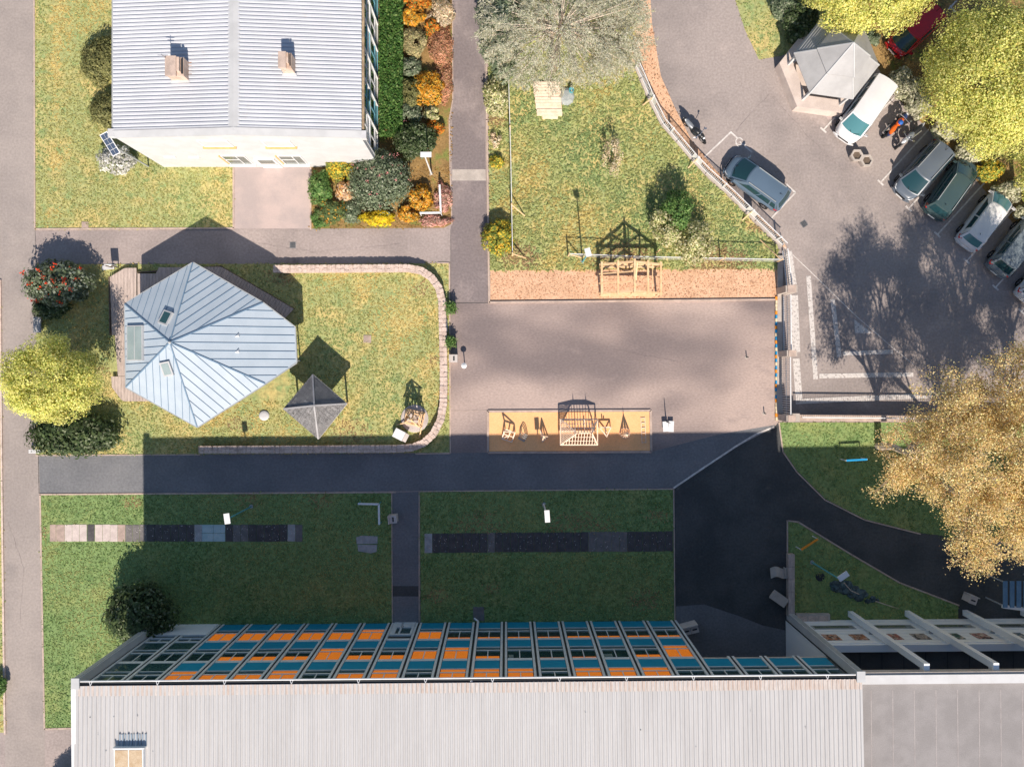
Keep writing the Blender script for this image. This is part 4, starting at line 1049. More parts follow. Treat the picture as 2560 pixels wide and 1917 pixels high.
# clipped hedge along the eastern side of the house
hg = thing('hedge', 'long clipped green hedge along the glazed side of the house', 'hedge', Q(972,160))
rng = np.random.default_rng(33); n = 15000
q = np.stack([rng.uniform(954,1011,n), rng.uniform(-60,352,n)],1)
pz = 1.15*rng.uniform(0,1,n)**.25; cpos = np.array([Q(a,b,z) for (a,b),z in zip(q,pz)])
cpos[:,2] += .05*np.sin(cpos[:,0]*9)*np.cos(cpos[:,1]*7)
leaf_mesh('foliage', cpos, rng.normal(size=(n,3))*.7+np.array([0,0,.8]), .10*rng.uniform(.6,1.4,n), pick_cols(rng,n,[((.07,.17,.04),5),((.13,.25,.06),4),((.22,.32,.10),1.5)]), rng, hg)
obj('stem', MB().tube(Q(982,10,0),Q(982,10,.8),.05).tube(Q(982,160,0),Q(982,160,.8),.05).tube(Q(982,300,0),Q(982,300,.8),.05), M['bark'], hg)
# garden shrubs
shrub('olive shrub by the lane at the garden wire fence',1241,245,33,46,1.1,'paleherb')
shrub('small dark and orange shrub at the western garden edge',1242,405,17,18,.5,'yelloworange')
shrub('small tan sapling by the lane kerb',1240,350,14,22,.5,'beige',n=250)
shrub('green and yellow hedge bush with bare brown twigs in its middle',1246,592,37,42,1.2,'yelloworange')
shrub('thin pinkish sapling alone in the garden grass',1530,390,26,48,1.9,'beige',n=900,leaf=.07,low=-.8)
shrub('fresh green shrub, tallest of the garden group',1695,525,40,52,2.6,'green',n=3200,low=-.8)
shrub('pale flowering shrub on the left of the garden group',1663,565,36,48,2.2,'paleherb',n=2800,low=-.8)
shrub('pale flowering shrub on the right of the garden group',1738,605,48,50,2.3,'paleherb',n=3600,low=-.8)
# west side
shrub('dark leafy bush covered in red flowers beside the western path',142,708,78,52,2.1,'redbloom',leaf=.13,flowers=((.92,.09,.03),24,.085))
shrub('dark green bush below the yellow green tree',182,1085,104,54,1.6,'dark',leaf=.13)
shrub('dark low bush in the tree shade just below the red flowered one',128,768,44,28,1.0,'dark',leaf=.12)
shrub('large dark evergreen bush at the glazed corner of the long building',345,1540,80,78,2.8,'dark',leaf=.14,n=9000)
shrub('bush at the south western corner of the long building',165,1985,45,50,1.6,'dark')
shrub('small verge bush at the left edge by the path',-8,1715,22,24,.8,'green')
# strip between the bays and the trees
HB = 'shrubs between parking bays and trees'
for lab,px,py,rx,ry in [('grey green shrub behind the white van',2262,215,36,40),('grey green shrub behind the motorcycles',2300,262,34,34),('sage shrub at the head of the grey car bay',2368,322,40,30),
    ('sage shrub above the dark hatchback',2425,378,38,30),('yellow flecked shrub between hatchback and white car',2470,425,36,30),('sage shrub above the white hatchback',2520,478,34,28),('small sage shrub at the right edge by the last bays',2565,530,30,26)]:
    shrub(lab,px,py,rx,ry,1.1,'sage' if 'yellow' not in lab else 'yelloworange',leaf=.10,group=HB)
shrub('dark shrub in the shade west of the kiosk',2002,52,42,56,1.2,'dark',leaf=.12)
shrub('pale shrub at the top of the corner lawn',1965,18,38,30,1.0,'greygreen')
shrub('small green shrub between kiosk and red car',2178,98,20,22,.7,'greygreen')

def tree(label, px, py, zc, rx, ry, rz, pal, n, leaf, k, height, trunk=None, bark='bark', name='tree', low=-.5, spread=.30, inner=.55, limbs=14, group=None, aspect=1.7):
    seed_[0] += 1; rng = np.random.default_rng(seed_[0])
    c = np.array(P(px,py,zc)); kk = (H-zc)/H/S; r = np.array((rx*kk*.92,ry*kk*.92,rz))
    base = (c[0],c[1],0) if trunk is None else trunk
    t = thing(name, label, 'tree', (base[0],base[1],0), group=group)
    p, nr = ell_clumps(rng, c, r, n, k, spread=spread, low=low, inner=inner)
    keep = p[:,2] > .25; p, nr = p[keep], nr[keep]
    leaf_mesh('crown', p, nr, leaf*rng.uniform(.6,1.4,len(p)), pick_cols(rng,len(p),pal if isinstance(pal,list) else GREENS[pal])*ell_clumps.tone[keep], rng, t, aspect)
    mb = MB(); fork = (c[0]*.7+base[0]*.3, c[1]*.7+base[1]*.3, zc*.55); rt = .05+height*.018
    mb.tube((base[0],base[1],0), fork, rt, rt*.75, 8); mb.tube(fork, (c[0],c[1],c[2]+r[2]*.5), rt*.75, .04, 7)
    obj('trunk', mb, M[bark], t)
    mb = MB()
    for i in range(limbs):
        a = i*2.4+rng.uniform(0,.5); e = rng.uniform(-.1,.7)
        q = c+np.array((math.cos(a)*math.cos(e),math.sin(a)*math.cos(e),math.sin(e)))*r*rng.uniform(.75,.95)
        m = np.array(fork)*.5+q*.5+np.array((0,0,.25)); s = np.array(fork)+(c-np.array(fork))*rng.uniform(0,.7)
        mb.tube(s, m, rt*.38, rt*.2, 5); mb.tube(m, q, rt*.2, .012, 5)
    obj('limbs', mb, M[bark], t)
    return t
tree('round yellow green tree overhanging the western path', 132,948,3.9,128,122,2.6,'yellowgreen',48000,.07,110,6.5,spread=.26)
tree('large yellow green tree overhanging the right edge above the parked cars', 2500,192,5.0,200,215,3.2,'yellowgreen',110000,.07,230,8.5,spread=.22)
tree('yellow green tree leaning over the kiosk and the red car', 2180,-22,4.6,170,118,2.6,'yellowgreen',46000,.07,110,7,spread=.25)
tree('yellow green tree at the right edge below the large one', 2625,415,3.6,85,85,2.4,'yellowgreen',24000,.07,60,6,spread=.28)
tree('grey green conifer leaning over the lane edge', 1255,70,4.0,62,120,3.2,'greygreen',9000,.13,50,7,low=-.9,aspect=3.2)
# pale feathery tree over the garden: long drooping sprays
seed_[0] += 1
def feather_tree(label, px, py, zc, rx, ry, rz, sprays, per, pal, L=1.1):
    seed_[0] += 1; rng = np.random.default_rng(seed_[0])
    c = np.array(P(px,py,zc)); kk = (H-zc)/H/S; r = np.array((rx*kk,ry*kk,rz))
    t = thing('feathery_tree', label, 'tree', (c[0],c[1],0))
    P_, N_, T_ = [], [], []; mb = MB()
    mb.tube((c[0],c[1],0),(c[0],c[1],zc+rz*.6),.22,.05,8)
    obj('trunk', mb, M['bark'], t); mb = MB()
    for i in range(sprays):
        a = rng.uniform(0,6.283); rad = rng.uniform(.05,.98)**.6; zz = rng.uniform(-.6,.9)*math.sqrt(max(.02,1-rad*rad))
        q = c+np.array((math.cos(a)*rad,math.sin(a)*rad,zz))*r
        d = np.array((math.cos(a+rng.normal(0,.45)),math.sin(a+rng.normal(0,.45)),rng.uniform(-.45,.15))); d /= np.linalg.norm(d)
        sd = np.cross(d,(0,0,1.)); sd /= np.linalg.norm(sd)
        l = L*rng.uniform(.6,1.3)
        u = rng.uniform(0,1,per); w_ = (1-u*.75)*.30*l*rng.choice([-1,1],per)*rng.uniform(.15,1,per)
        pp = q+np.outer(u-.5,d)*l+np.outer(w_,sd)+rng.normal(0,.03,(per,3)); pp[:,2] -= np.abs(w_)*.35
        P_.append(pp); N_.append(np.tile(np.array((0,0,1.)),(per,1))+rng.normal(0,.35,(per,3)))
        T_.append(np.outer(np.ones(per),d)*.8+np.outer(np.sign(w_),sd)*.7)
        if i%6 == 0: mb.tube(c+(q-c)*.15, q+d*l*.4, .045, .01, 4)
    obj('limbs', mb, M['bark_pale'], t)
    P_, N_, T_ = np.concatenate(P_), np.concatenate(N_), np.concatenate(T_); m = len(P_)
    leaf_mesh('crown', P_, N_, .030*rng.uniform(.7,1.4,m), pick_cols(rng,m,pal), rng, t, 4.5, tang=T_)
PALE = [((.58,.56,.42),5),((.68,.66,.53),4),((.36,.40,.24),2),((.52,.42,.27),.8)]
feather_tree('pale grey green feathery tree covering the top of the garden', 1400,70,6.5,210,155,3.2,520,88,PALE)
feather_tree('pale feathery tree at the garden corner by the car park road', 1535,70,5.0,92,118,2.4,190,80,PALE)

# golden sparse trees: branching skeleton with leaf tufts on the twigs
def twig_tree(label, base, top_, spread_, levels, seed, pal, leaf, per, group=None, thick=.26):
    rng = np.random.default_rng(seed); t = thing('golden_tree', label, 'tree', base, group=group)
    mbs = {'trunk': MB(), 'limbs': MB()}; tips = []
    def grow(p, d, L, r, lv):
        d = d/np.linalg.norm(d); m = p+d*L*.5+rng.normal(0,.05*L,3); q = p+d*L
        tgt = mbs['trunk'] if lv == 0 else mbs['limbs']
        tgt.tube(p, m, r, r*.82, 7 if lv < 2 else 4); tgt.tube(m, q, r*.82, r*.62, 7 if lv < 2 else 4)
        if lv >= 2: tips.append((m, d, lv)); 
        if lv >= levels: tips.append((q, d, lv)); return
        nb = 4 if lv < 2 else 3
        for i in range(nb):
            a = rng.uniform(0,6.283)+i*6.283/nb
            sd = np.cross(d,(.3,.2,1.)); sd /= np.linalg.norm(sd); sb = np.cross(d,sd)
            o = (sd*math.cos(a)+sb*math.sin(a))
            tilt = spread_*rng.uniform(.6,1.25)
            nd = d*math.cos(tilt)+o*math.sin(tilt)+np.array((0,0,.22))
            grow(q if i else q, nd, L*rng.uniform(.60,.84), r*.58, lv+1)
    grow(np.array(base,float), np.array(top_,float)-np.array(base,float), np.linalg.norm(np.array(top_)-np.array(base)), thick, 0)
    obj('trunk', mbs['trunk'], M['bark_pale'], t); obj('limbs', mbs['limbs'], M['bark_pale'], t)
    T = np.array([x[0] for x in tips]); idx = np.repeat(np.arange(len(T)), per); m = len(idx)
    p = T[idx]+rng.normal(0,1,(m,3))*np.array((.22,.22,.15))
    p[:,2] = np.maximum(p[:,2], .6)
    leaf_mesh('crown', p, rng.normal(size=(m,3))+np.array((0,0,1.0)), leaf*rng.uniform(.6,1.4,m), pick_cols(rng,m,pal), rng, t, 1.6)
    return t
GOLD = [((.95,.68,.32),5),((.98,.80,.44),4),((.84,.66,.26),3),((.42,.38,.13),1.5),((.76,.46,.24),1)]
GT = 'golden trees at the right edge'
b1 = Q(2195,1115); twig_tree('golden leaved tree with thin crown, nearest the iron gate', b1, (b1[0]+.2,b1[1]-.1,3.0), .60, 6, 11, GOLD, .060, 13, GT)
b2 = Q(2350,1215); twig_tree('golden leaved tree with thin crown, nearest the white columns', b2, (b2[0]-.1,b2[1]-.2,3.1), .60, 6, 23, GOLD, .060, 13, GT)
b3 = Q(2395,1050); twig_tree('golden leaved tree with thin crown, at the right edge', b3, (b3[0]+.2,b3[1]+.2,3.4), .58, 6, 37, GOLD, .060, 12, GT)
b4 = Q(2535,1115); twig_tree('golden leaved tree mostly outside the right edge', b4, (b4[0]+.1,b4[1]+.1,3.2), .58, 5, 51, GOLD, .060, 22, GT)
# ------------------------------------------------------------------ cars
def paint(name, c, rough=.28, metal=.0): return mat(name, c, rough=rough, spec=.4, metal=metal, coat=.35, objc=True, c2=tuple(x*.93 for x in c), scale=.9)
CARGLASS = mat('car_glass', (.015,.05,.06), rough=.06, spec=.7, objc=True)
CARGLASS_LIGHT = mat('car_glass_light', (.07,.20,.22), rough=.06, spec=.7, objc=True)
def patch(f, u0, u1, v0, v1, nu, nv, off=0.0, flip=False):
    vs = []; fs = []
    for i in range(nu+1):
        for j in range(nv+1):
            u = u0+(u1-u0)*i/nu; v = v0+(v1-v0)*j/nv; p = Vector(f(u,v))
            if off:
                e = 1e-3; n = (Vector(f(u+e,v))-p).cross(Vector(f(u,v+e))-p); n.normalize()
                if flip: n = -n
                p = p+n*off
            vs.append(p)
    for i in range(nu):
        for j in range(nv):
            q = (i*(nv+1)+j, (i+1)*(nv+1)+j, (i+1)*(nv+1)+j+1, i*(nv+1)+j+1)
            fs.append(q[::-1] if flip else q)
    return MB().add(vs, fs)
wheel_cache = {}
def wheel_meshes(r):
    if r not in wheel_cache:
        n = 20; mb = MB(); prof = [(r*.62,-.10),(r*.94,-.11),(r,-.07),(r,.07),(r*.94,.11),(r*.62,.10)]
        vs = []; fs = []
        for a, y in prof:
            for i in range(n): t = 2*math.pi*i/n; vs.append((a*math.cos(t), y, a*math.sin(t)))
        for k in range(len(prof)-1):
            for i in range(n): fs.append((k*n+i,(k+1)*n+i,(k+1)*n+(i+1)%n,k*n+(i+1)%n))
        mb.add(vs, fs); tm = mesh_of('tyre', mb, M['tyre'], True)
        mb = MB()
        for i in range(5):
            t = 2*math.pi*i/5
            mb.beam((0,.085,0),(r*.60*math.cos(t),.085,r*.60*math.sin(t)),.07,.02,up=(0,1,0))
        vs = [(r*.64*math.cos(2*math.pi*i/n), .06, r*.64*math.sin(2*math.pi*i/n)) for i in range(n)]; mb.add(vs,[tuple(range(n))[::-1], tuple(range(n))])
        wheel_cache[r] = (tm, mesh_of('rim', mb, M['chrome']))
    return wheel_cache[r]
def car(label, gx, gy, fx, fy, L, W, Hh, pm, style='hatch', glass=None, group='cars parked in the car park', bright_lamps=True, name='parked_car'):
    glass = glass or CARGLASS
    g = Q(gx,gy); head = math.atan2(-fy, fx)
    t = thing(name, label, 'van' if style == 'van' else 'car', g, head, group)
    o = lambda nm, mb, m, par=None, sm=False: obj(nm, mb, m, par or t, smooth=sm, local=True)
    hl, hw = L/2, W/2; wr = .31; wb_ = .29*L
    belt = .92 if style != 'van' else 1.05
    P_ = dict(hatch=(.42,.20,-.36,-.46), estate=(.36,.14,-.40,-.475), van=(.37,.22,-.455,-.49), saloon=(.38,.15,-.28,-.40))[style]
    xf, xrf, xrr, xr = [q*L for q in P_]
    hood0 = .66 if style != 'van' else .78
    def topz(x):
        if x > xf: s = (hl-x)/(hl-xf); return hood0+(belt-.02-hood0)*min(1,max(0,s))**.55
        if x < xr: s = (x+hl)/(xr+hl+1e-6); return belt-.10+.10*min(1,max(0,s))**.5
        return belt
    def halfw(x):
        u = x/hl
        if u > 0: return hw*(1-abs(u)**5.5*.40-max(0,u-.93)*3.2)
        return hw*(1-abs(u)**7*.26-max(0,-u-.95)*3.4)
    xs = sorted(set([round(q,4) for q in list(np.linspace(-hl,hl,29))+[wb_+wr*c for c in (-1.12,-.85,-.45,0,.45,.85,1.12)]+[-wb_+wr*c for c in (-1.12,-.85,-.45,0,.45,.85,1.12)]+[-hl+.02,-hl+.06,hl-.02,hl-.06]]))
    vs = []; m = 11
    for x in xs:
        h = halfw(x); zt = topz(x); zb = .24
        for c in (wb_,-wb_):
            d = abs(x-c)
            if d < wr*1.13: zb = max(zb, wr+math.sqrt(max(0,(wr*1.13)**2-d*d))*.98)
        if abs(x) > hl-.03: zb = max(zb,.34); zt -= .10
        sh = max(zt-.16, zb+.03)
        half = [(h*.93,zb),(h,zb+(sh-zb)*.45),(h*.985,sh),(h*.90,zt-.035),(h*.62,zt),(0,zt+.025)]
        ring = half+[(-a,b) for a,b in half[-2::-1]]
        vs += [(x,a,b) for a,b in ring]
    fs = []
    for i in range(len(xs)-1):
        for j in range(m-1): fs.append((i*m+j,i*m+j+1,(i+1)*m+j+1,(i+1)*m+j))
        fs.append((i*m+m-1,i*m,(i+1)*m,(i+1)*m+m-1))
    fs.append(tuple(range(m))[::-1]); fs.append(tuple((len(xs)-1)*m+j for j in range(m)))
    body = o('body', MB().add(vs,fs), pm, None, True)
    wbh = hw*.90; wrh = hw*(.70 if style != 'van' else .80); zb = belt-.02
    bow = .20; bowr = .10
    bf = lambda u: (xf+bow*(1-u*u)-.0, u*wbh, zb); rfr = lambda u: (xrf+bowr*(1-u*u), u*wrh, Hh-.05*u*u)
    br = lambda u: (xr-.10*(1-u*u), u*wbh, zb); rrr = lambda u: (xrr-.06*(1-u*u), u*wrh, Hh-.03-.05*u*u)
    lerp = lambda a, b, s: tuple(a[i]+(b[i]-a[i])*s for i in range(3))
    front = lambda u,v: lerp(bf(u),rfr(u),v); rear = lambda u,v: lerp(br(u),rrr(u),v)
    def side(sg): return lambda u,v: (lambda a,b: (a[0]+(b[0]-a[0])*v, a[1]+(b[1]-a[1])*v+sg*.05*math.sin(v*3.14), a[2]+(b[2]-a[2])*v))(lerp(br(sg),bf(sg),u), lerp(rrr(sg),rfr(sg),u))
    roof = lambda u,v: (lambda a: (a[0],a[1],a[2]+.03*math.sin(v*3.14)))(lerp(rrr(u),rfr(u),v))
    mb = MB()
    for f, fl in ((front,False),(rear,True)):
        q = patch(f,-1,1,0,1,10,5,0,fl); mb.add(q.v,q.f)
    q = patch(side(1),0,1,0,1,8,4,0,True); mb.add(q.v,q.f); q = patch(side(-1),0,1,0,1,8,4,0,False); mb.add(q.v,q.f)
    q = patch(roof,-1,1,0,1,10,10,0,True); mb.add(q.v,q.f)
    cab = o('cabin', mb, pm, None, True)
    o('windscreen', patch(front,-.88,.88,.05,.93,12,6,.010,False), glass, cab, True)
    o('rear_window', patch(rear,-.80,.80,.18,.86,10,5,.012,True), glass, cab, True)
    if style == 'van': cuts = [(.62,.88),(.36,.58),(.08,.32)]
    else: cuts = [(.50,.86),(.20,.47),(.05,.17)] if style == 'estate' else [(.48,.86),(.14,.45)]
    for sg in (1,-1):
        for a,b in cuts: o('side_window', patch(side(sg),a,b,.12,.86,6,3,.012,sg>0), CARGLASS, cab, True)
    for sg in (1,-1):
        x = xf-.05*L
        o('mirror', MB().add([(x+.10,sg*(hw*.93),belt-.0),(x-.02,sg*(hw*.93),belt+.0),(x-.04,sg*(hw+.17),belt+.02),(x+.06,sg*(hw+.17),belt+.02),
            (x+.10,sg*(hw*.93),belt+.13),(x-.02,sg*(hw*.93),belt+.13),(x-.04,sg*(hw+.17),belt+.14),(x+.06,sg*(hw+.17),belt+.14)],[(0,1,2,3),(7,6,5,4),(0,4,5,1),(1,5,6,2),(2,6,7,3),(3,7,4,0),(3,2,1,0),(4,5,6,7)]), pm)
        # lamps sit on the body corners
        xl = hl-.10; o('headlight', MB().add([(xl+.05,sg*hw*.40,.64),(xl-.02,sg*hw*.72,.66),(xl-.26,sg*hw*.86,.74),(xl-.20,sg*hw*.62,.78),(xl-.02,sg*hw*.42,.74)],[(0,1,2,3,4),(4,3,2,1,0)]), M['clear_lamp'])
        xt = -hl+.10; zl = .74
        o('tail_light', MB().add([(xt-.03,sg*hw*.62,zl),(xt+.02,sg*hw*.86,zl),(xt+.26,sg*hw*.965,zl+.08),(xt+.24,sg*hw*.80,zl+.22),(xt+.02,sg*hw*.66,zl+.20)],[(0,1,2,3,4),(4,3,2,1,0)]), M['red_lamp'])
        for c in (wb_,-wb_):
            tm, rm = wheel_meshes(wr)
            wobj_ = piece('wheel', tm, t, (c, sg*(hw-.105), wr), 0 if sg > 0 else math.pi)
            piece('rim', rm, wobj_)
    o('front_bumper', MB().add([(hl+.03,-hw*.50,.36),(hl+.03,hw*.50,.36),(hl-.10,hw*.86,.36),(hl-.10,-hw*.86,.36),(hl+.03,-hw*.50,.52),(hl+.03,hw*.50,.52),(hl-.10,hw*.86,.52),(hl-.10,-hw*.86,.52)],[(4,5,6,7),(0,1,5,4),(1,2,6,5),(3,0,4,7)]), pm)
    o('grille', MB().box(hl-.02,hl+.035,-hw*.42,hw*.42,.53,.62), M['black'])
    o('number_plate', MB().box(hl+.036,hl+.05,-.26,.26,.40,.51), M['white_metal'])
    o('rear_bumper', MB().add([(-hl-.05,-hw*.60,.38),(-hl-.05,hw*.60,.38),(-hl+.12,hw*.93,.38),(-hl+.12,-hw*.93,.38),(-hl-.05,-hw*.60,.56),(-hl-.05,hw*.60,.56),(-hl+.12,hw*.93,.56),(-hl+.12,-hw*.93,.56)],[(7,6,5,4),(4,5,1,0),(5,6,2,1),(7,4,0,3),(0,1,2,3)]), pm)
    o('number_plate', MB().box(-hl-.064,-hl-.051,-.26,.26,.42,.53), M['white_metal'])
    for k in (-1,1): o('wiper', MB().beam(Vector(front(k*.1+.15,.06))+Vector((.02,0,.02)), Vector(front(k*.4+.30,.16))+Vector((.02,0,.02)), .02), M['black'], cab)
    if style != 'van': o('roof_aerial', MB().tube((xrr+.25,0,Hh),(xrr+.10,0,Hh+.14),.02,.008), M['black'], cab)
    if style == 'estate':
        for sg in (1,-1): o('roof_rail', MB().beam((xrr+.15,sg*wrh*.92,Hh+.0),(xrf-.1,sg*wrh*.92,Hh+.0),.035,.05), M['grey_metal'], cab)
    o('underside', MB().box(-hl*.9,hl*.9,-hw*.80,hw*.80,.17,.30), M['black'])
    return t
car('white van with rounded bonnet parked beside the kiosk', 2146,287,-.57,.82,4.35,1.82,1.85, paint('van_white',(.74,.73,.73)), 'van', CARGLASS_LIGHT, name='parked_van')
car('grey blue family car with large blue windscreen in the first full bay', 2295,433,-.672,.74,4.30,1.78,1.48, paint('car_bluegrey',(.115,.14,.175),.3), 'estate')
car('dark teal hatchback parked nose in with red tail lights', 2366,477,.58,-.815,4.25,1.76,1.47, paint('car_teal',(.05,.085,.09),.32), 'estate')
car('white hatchback parked nose in between two dark cars', 2446,556,.60,-.80,4.10,1.74,1.46, paint('car_white',(.74,.73,.73)), 'hatch', CARGLASS_LIGHT)
car('silver grey hatchback parked nose in at the right edge', 2524,621,.62,-.785,4.15,1.76,1.48, paint('car_silver',(.19,.225,.245),.3), 'hatch')
car('white car cut off by the right edge', 2594,690,.62,-.785,4.15,1.76,1.46, paint('car_white_b',(.72,.71,.71)), 'hatch')
car('steel blue estate car alone in the disabled bay by the railing', 1884,463,-.81,-.585,4.40,1.80,1.46, paint('car_steel',(.105,.155,.215),.28), 'estate', CARGLASS)
car('red car half hidden between the yellow green trees', 2278,84,-.737,.675,4.05,1.72,1.45, paint('car_red',(.50,.015,.025),.25), 'hatch')

# ------------------------------------------------------------------ motorcycles
def motorbike(label, gx, gy, fx, fy, body, seat, accent, lean=.12, helmet=None):
    g = Q(gx,gy); t = thing('motorcycle', label, 'motorcycle', g, math.atan2(-fy,fx), 'motorcycles on the car park')
    t.rotation_euler = (lean,0,t.rotation_euler.z); t.scale = (1.1,1.1,1.1)
    o = lambda nm, mb, m, par=None, sm=False: obj(nm, mb, m, par or t, smooth=sm, local=True)
    for nm, x in (('front_wheel',.72),('rear_wheel',-.70)):
        vs = []; fs = []; n, k = 22, 8; r = .30; q = .06 if x > 0 else .085
        for i in range(n):
            for j in range(k):
                a = 2*math.pi*i/n; b = 2*math.pi*j/k; rr = r-q+q*math.cos(b)*1.0+.0
                vs.append((x+(r-q+q*math.cos(b))*math.cos(a), q*math.sin(b), r+(r-q+q*math.cos(b))*math.sin(a)))
        for i in range(n):
            for j in range(k): fs.append((i*k+j,((i+1)%n)*k+j,((i+1)%n)*k+(j+1)%k,i*k+(j+1)%k))
        wv = o(nm, MB().add(vs,fs), M['tyre'], None, True)
        o('hub', MB().tube((x,-.07,.30),(x,.07,.30),.09,n=10).beam((x-.2,0,.3),(x+.2,0,.3),.03).beam((x,0,.1),(x,0,.5),.03), M['chrome'], wv)
    for s in (-1,1): o('fork', MB().tube((.72,s*.09,.30),(.46,s*.09,.92),.03), M['chrome'])
    def blob(stn, mt, nm, par=None):
        vs=[]; fs=[]; n=10
        for x,z,w,h in stn:
            for i in range(n): a=2*math.pi*i/n; vs.append((x,w*math.cos(a),z+h*math.sin(a)))
        for k in range(len(stn)-1):
            for i in range(n): fs.append((k*n+i,k*n+(i+1)%n,(k+1)*n+(i+1)%n,(k+1)*n+i))
        fs.append(tuple(range(n))); fs.append(tuple((len(stn)-1)*n+i for i in range(n))[::-1])
        return o(nm, MB().add(vs,fs), mt, par, True)
    blob([(-.18,.80,.06,.05),(-.05,.84,.15,.13),(.15,.87,.17,.15),(.34,.84,.12,.11),(.42,.82,.05,.05)], body, 'tank')
    blob([(-.85,.86,.05,.03),(-.70,.84,.12,.07),(-.40,.78,.15,.08),(-.18,.76,.11,.07),(-.10,.76,.05,.05)], seat, 'seat')
    blob([(-1.0,.84,.03,.03),(-.88,.84,.09,.06),(-.65,.74,.13,.08),(-.45,.66,.10,.08)], accent, 'tail_fairing')
    blob([(.36,.92,.10,.06),(.50,.90,.16,.12),(.66,.84,.13,.11),(.76,.80,.05,.04)], accent, 'front_fairing')
    blob([(-.30,.40,.10,.14),(-.10,.42,.19,.20),(.18,.42,.20,.20),(.36,.46,.10,.14)], M['dark_metal'], 'engine')
    o('handlebar', MB().tube((.40,0,.98),(.34,-.36,1.02),.018).tube((.40,0,.98),(.34,.36,1.02),.018).tube((.34,-.36,1.02),(.26,-.42,1.02),.025).tube((.34,.36,1.02),(.26,.42,1.02),.025), M['chrome'])
    for s in (-1,1): o('mirror', MB().tube((.36,s*.28,1.02),(.40,s*.36,1.18),.01).lathe((.40,s*.37,1.18),[(.06,0),(.06,.03)],8), M['chrome'])
    o('exhaust', MB().tube((-.1,.16,.30),(-.80,.20,.42),.05,.07,8), M['chrome'])
    o('mudguard', MB().beam((.52,0,.60),(.90,0,.60),.13,.02).beam((-.95,0,.62),(-.55,0,.64),.16,.02), M['black'])
    o('headlight', MB().lathe((.70,0,.86),[(.02,-.06),(.07,-.02),(.07,.04),(.03,.07)],10), M['clear_lamp'])
    o('kickstand', MB().tube((-.05,.14,.28),(.0,.26,.02),.015), M['dark_metal'])
    if helmet: o('top_bag', MB().lathe((.02,0,.98),[(.13,0),(.16,.06),(.12,.14),(.04,.17)],12), helmet, None, True)
    return t
bl = mat('bike_black',(.02,.022,.025),rough=.35,spec=.5); gr = mat('bike_grey',(.28,.30,.32),rough=.35,spec=.5,metal=.4)
motorbike('black and silver motorcycle standing alone near the railing', 1733,332,.70,.72,bl,gr,bl)
motorbike('orange and blue motorcycle next to the white van', 2226,317,.66,-.75,mat('bike_orange',(.80,.13,.015),rough=.3,spec=.5),mat('bike_orange_seat',(.75,.14,.02),rough=.6),mat('bike_navy',(.03,.05,.14),rough=.3,spec=.5),helmet=mat('bag_blue',(.03,.12,.42),rough=.4))
motorbike('silver grey motorcycle next to the orange one', 2264,350,-.75,.66,gr,bl,mat('bike_silver',(.45,.46,.47),rough=.3,spec=.5,metal=.4))
# ------------------------------------------------------------------ stone garden wall, stone by stone
def polyline_pts(pts, step):
    out = []; carry = 0.0
    for a, b in zip(pts, pts[1:]):
        a = Vector(a[:2]); b = Vector(b[:2]); L = (b-a).length; d = (b-a)/L; s = carry
        while s < L: out.append((a+d*s, d)); s += step
        carry = s-L
    return out
def arc(c, r, a0, a1, n): return [(c[0]+r*math.cos(R(a0+(a1-a0)*i/n)), c[1]-r*math.sin(R(a0+(a1-a0)*i/n))) for i in range(n+1)]
zw = .52
wl = [(688,672),(1020,670)]+[(1052,676),(1078,693),(1097,720),(1105,752),(1106,800),(1108,880),(1109,960),(1108,1010)]+[(1101,1050),(1083,1085),(1058,1108),(1030,1119)]+[(990,1122),(800,1123),(498,1124)]
wpts = [P(a,b,zw) for a,b in wl]
gw = thing('stone_wall', 'low curved stone wall round the pavilion lawn', 'wall', (wpts[8][0],wpts[8][1],0))
wid = .46
for a, b in zip(wpts, wpts[1:]):
    a = Vector((a[0],a[1],0)); b = Vector((b[0],b[1],0)); d = (b-a).normalized()
    obj('wall_core', MB().beam(a+Vector((0,0,.245)), b+d*.06+Vector((0,0,.245)), wid, .49), M['mortar'], gw)
sp_ = polyline_pts(wpts, .27); sp_ = [(q+d*rnd.uniform(-.05,.05), d) for q, d in sp_]
for i, (q, d) in enumerate(sp_):
    s = Vector((-d.y,d.x)); a0 = math.atan2(d.y,d.x)
    split = rnd.uniform(-.08,.08)
    for lo, hi in ((-wid/2-.02, split-.003),(split+.003, wid/2+.02)):
        c = q+s*(lo+hi)/2; hw_ = (hi-lo)/2; hl_ = .132*rnd.uniform(.9,1.06); z1 = zw+rnd.uniform(-.022,.022)
        pts = []
        for x, y in ((-1,-.6),(-.7,-1),(.7,-1),(1,-.6),(1,.6),(.7,1),(-.7,1),(-1,.6)):
            x *= hl_*rnd.uniform(.86,1.03); y *= hw_*rnd.uniform(.86,1.03)
            pts.append((c.x+d.x*x+s.x*y, c.y+d.y*x+s.y*y))
        obj('stone', MB().prism(pts, .30, z1), M['stone'], gw)

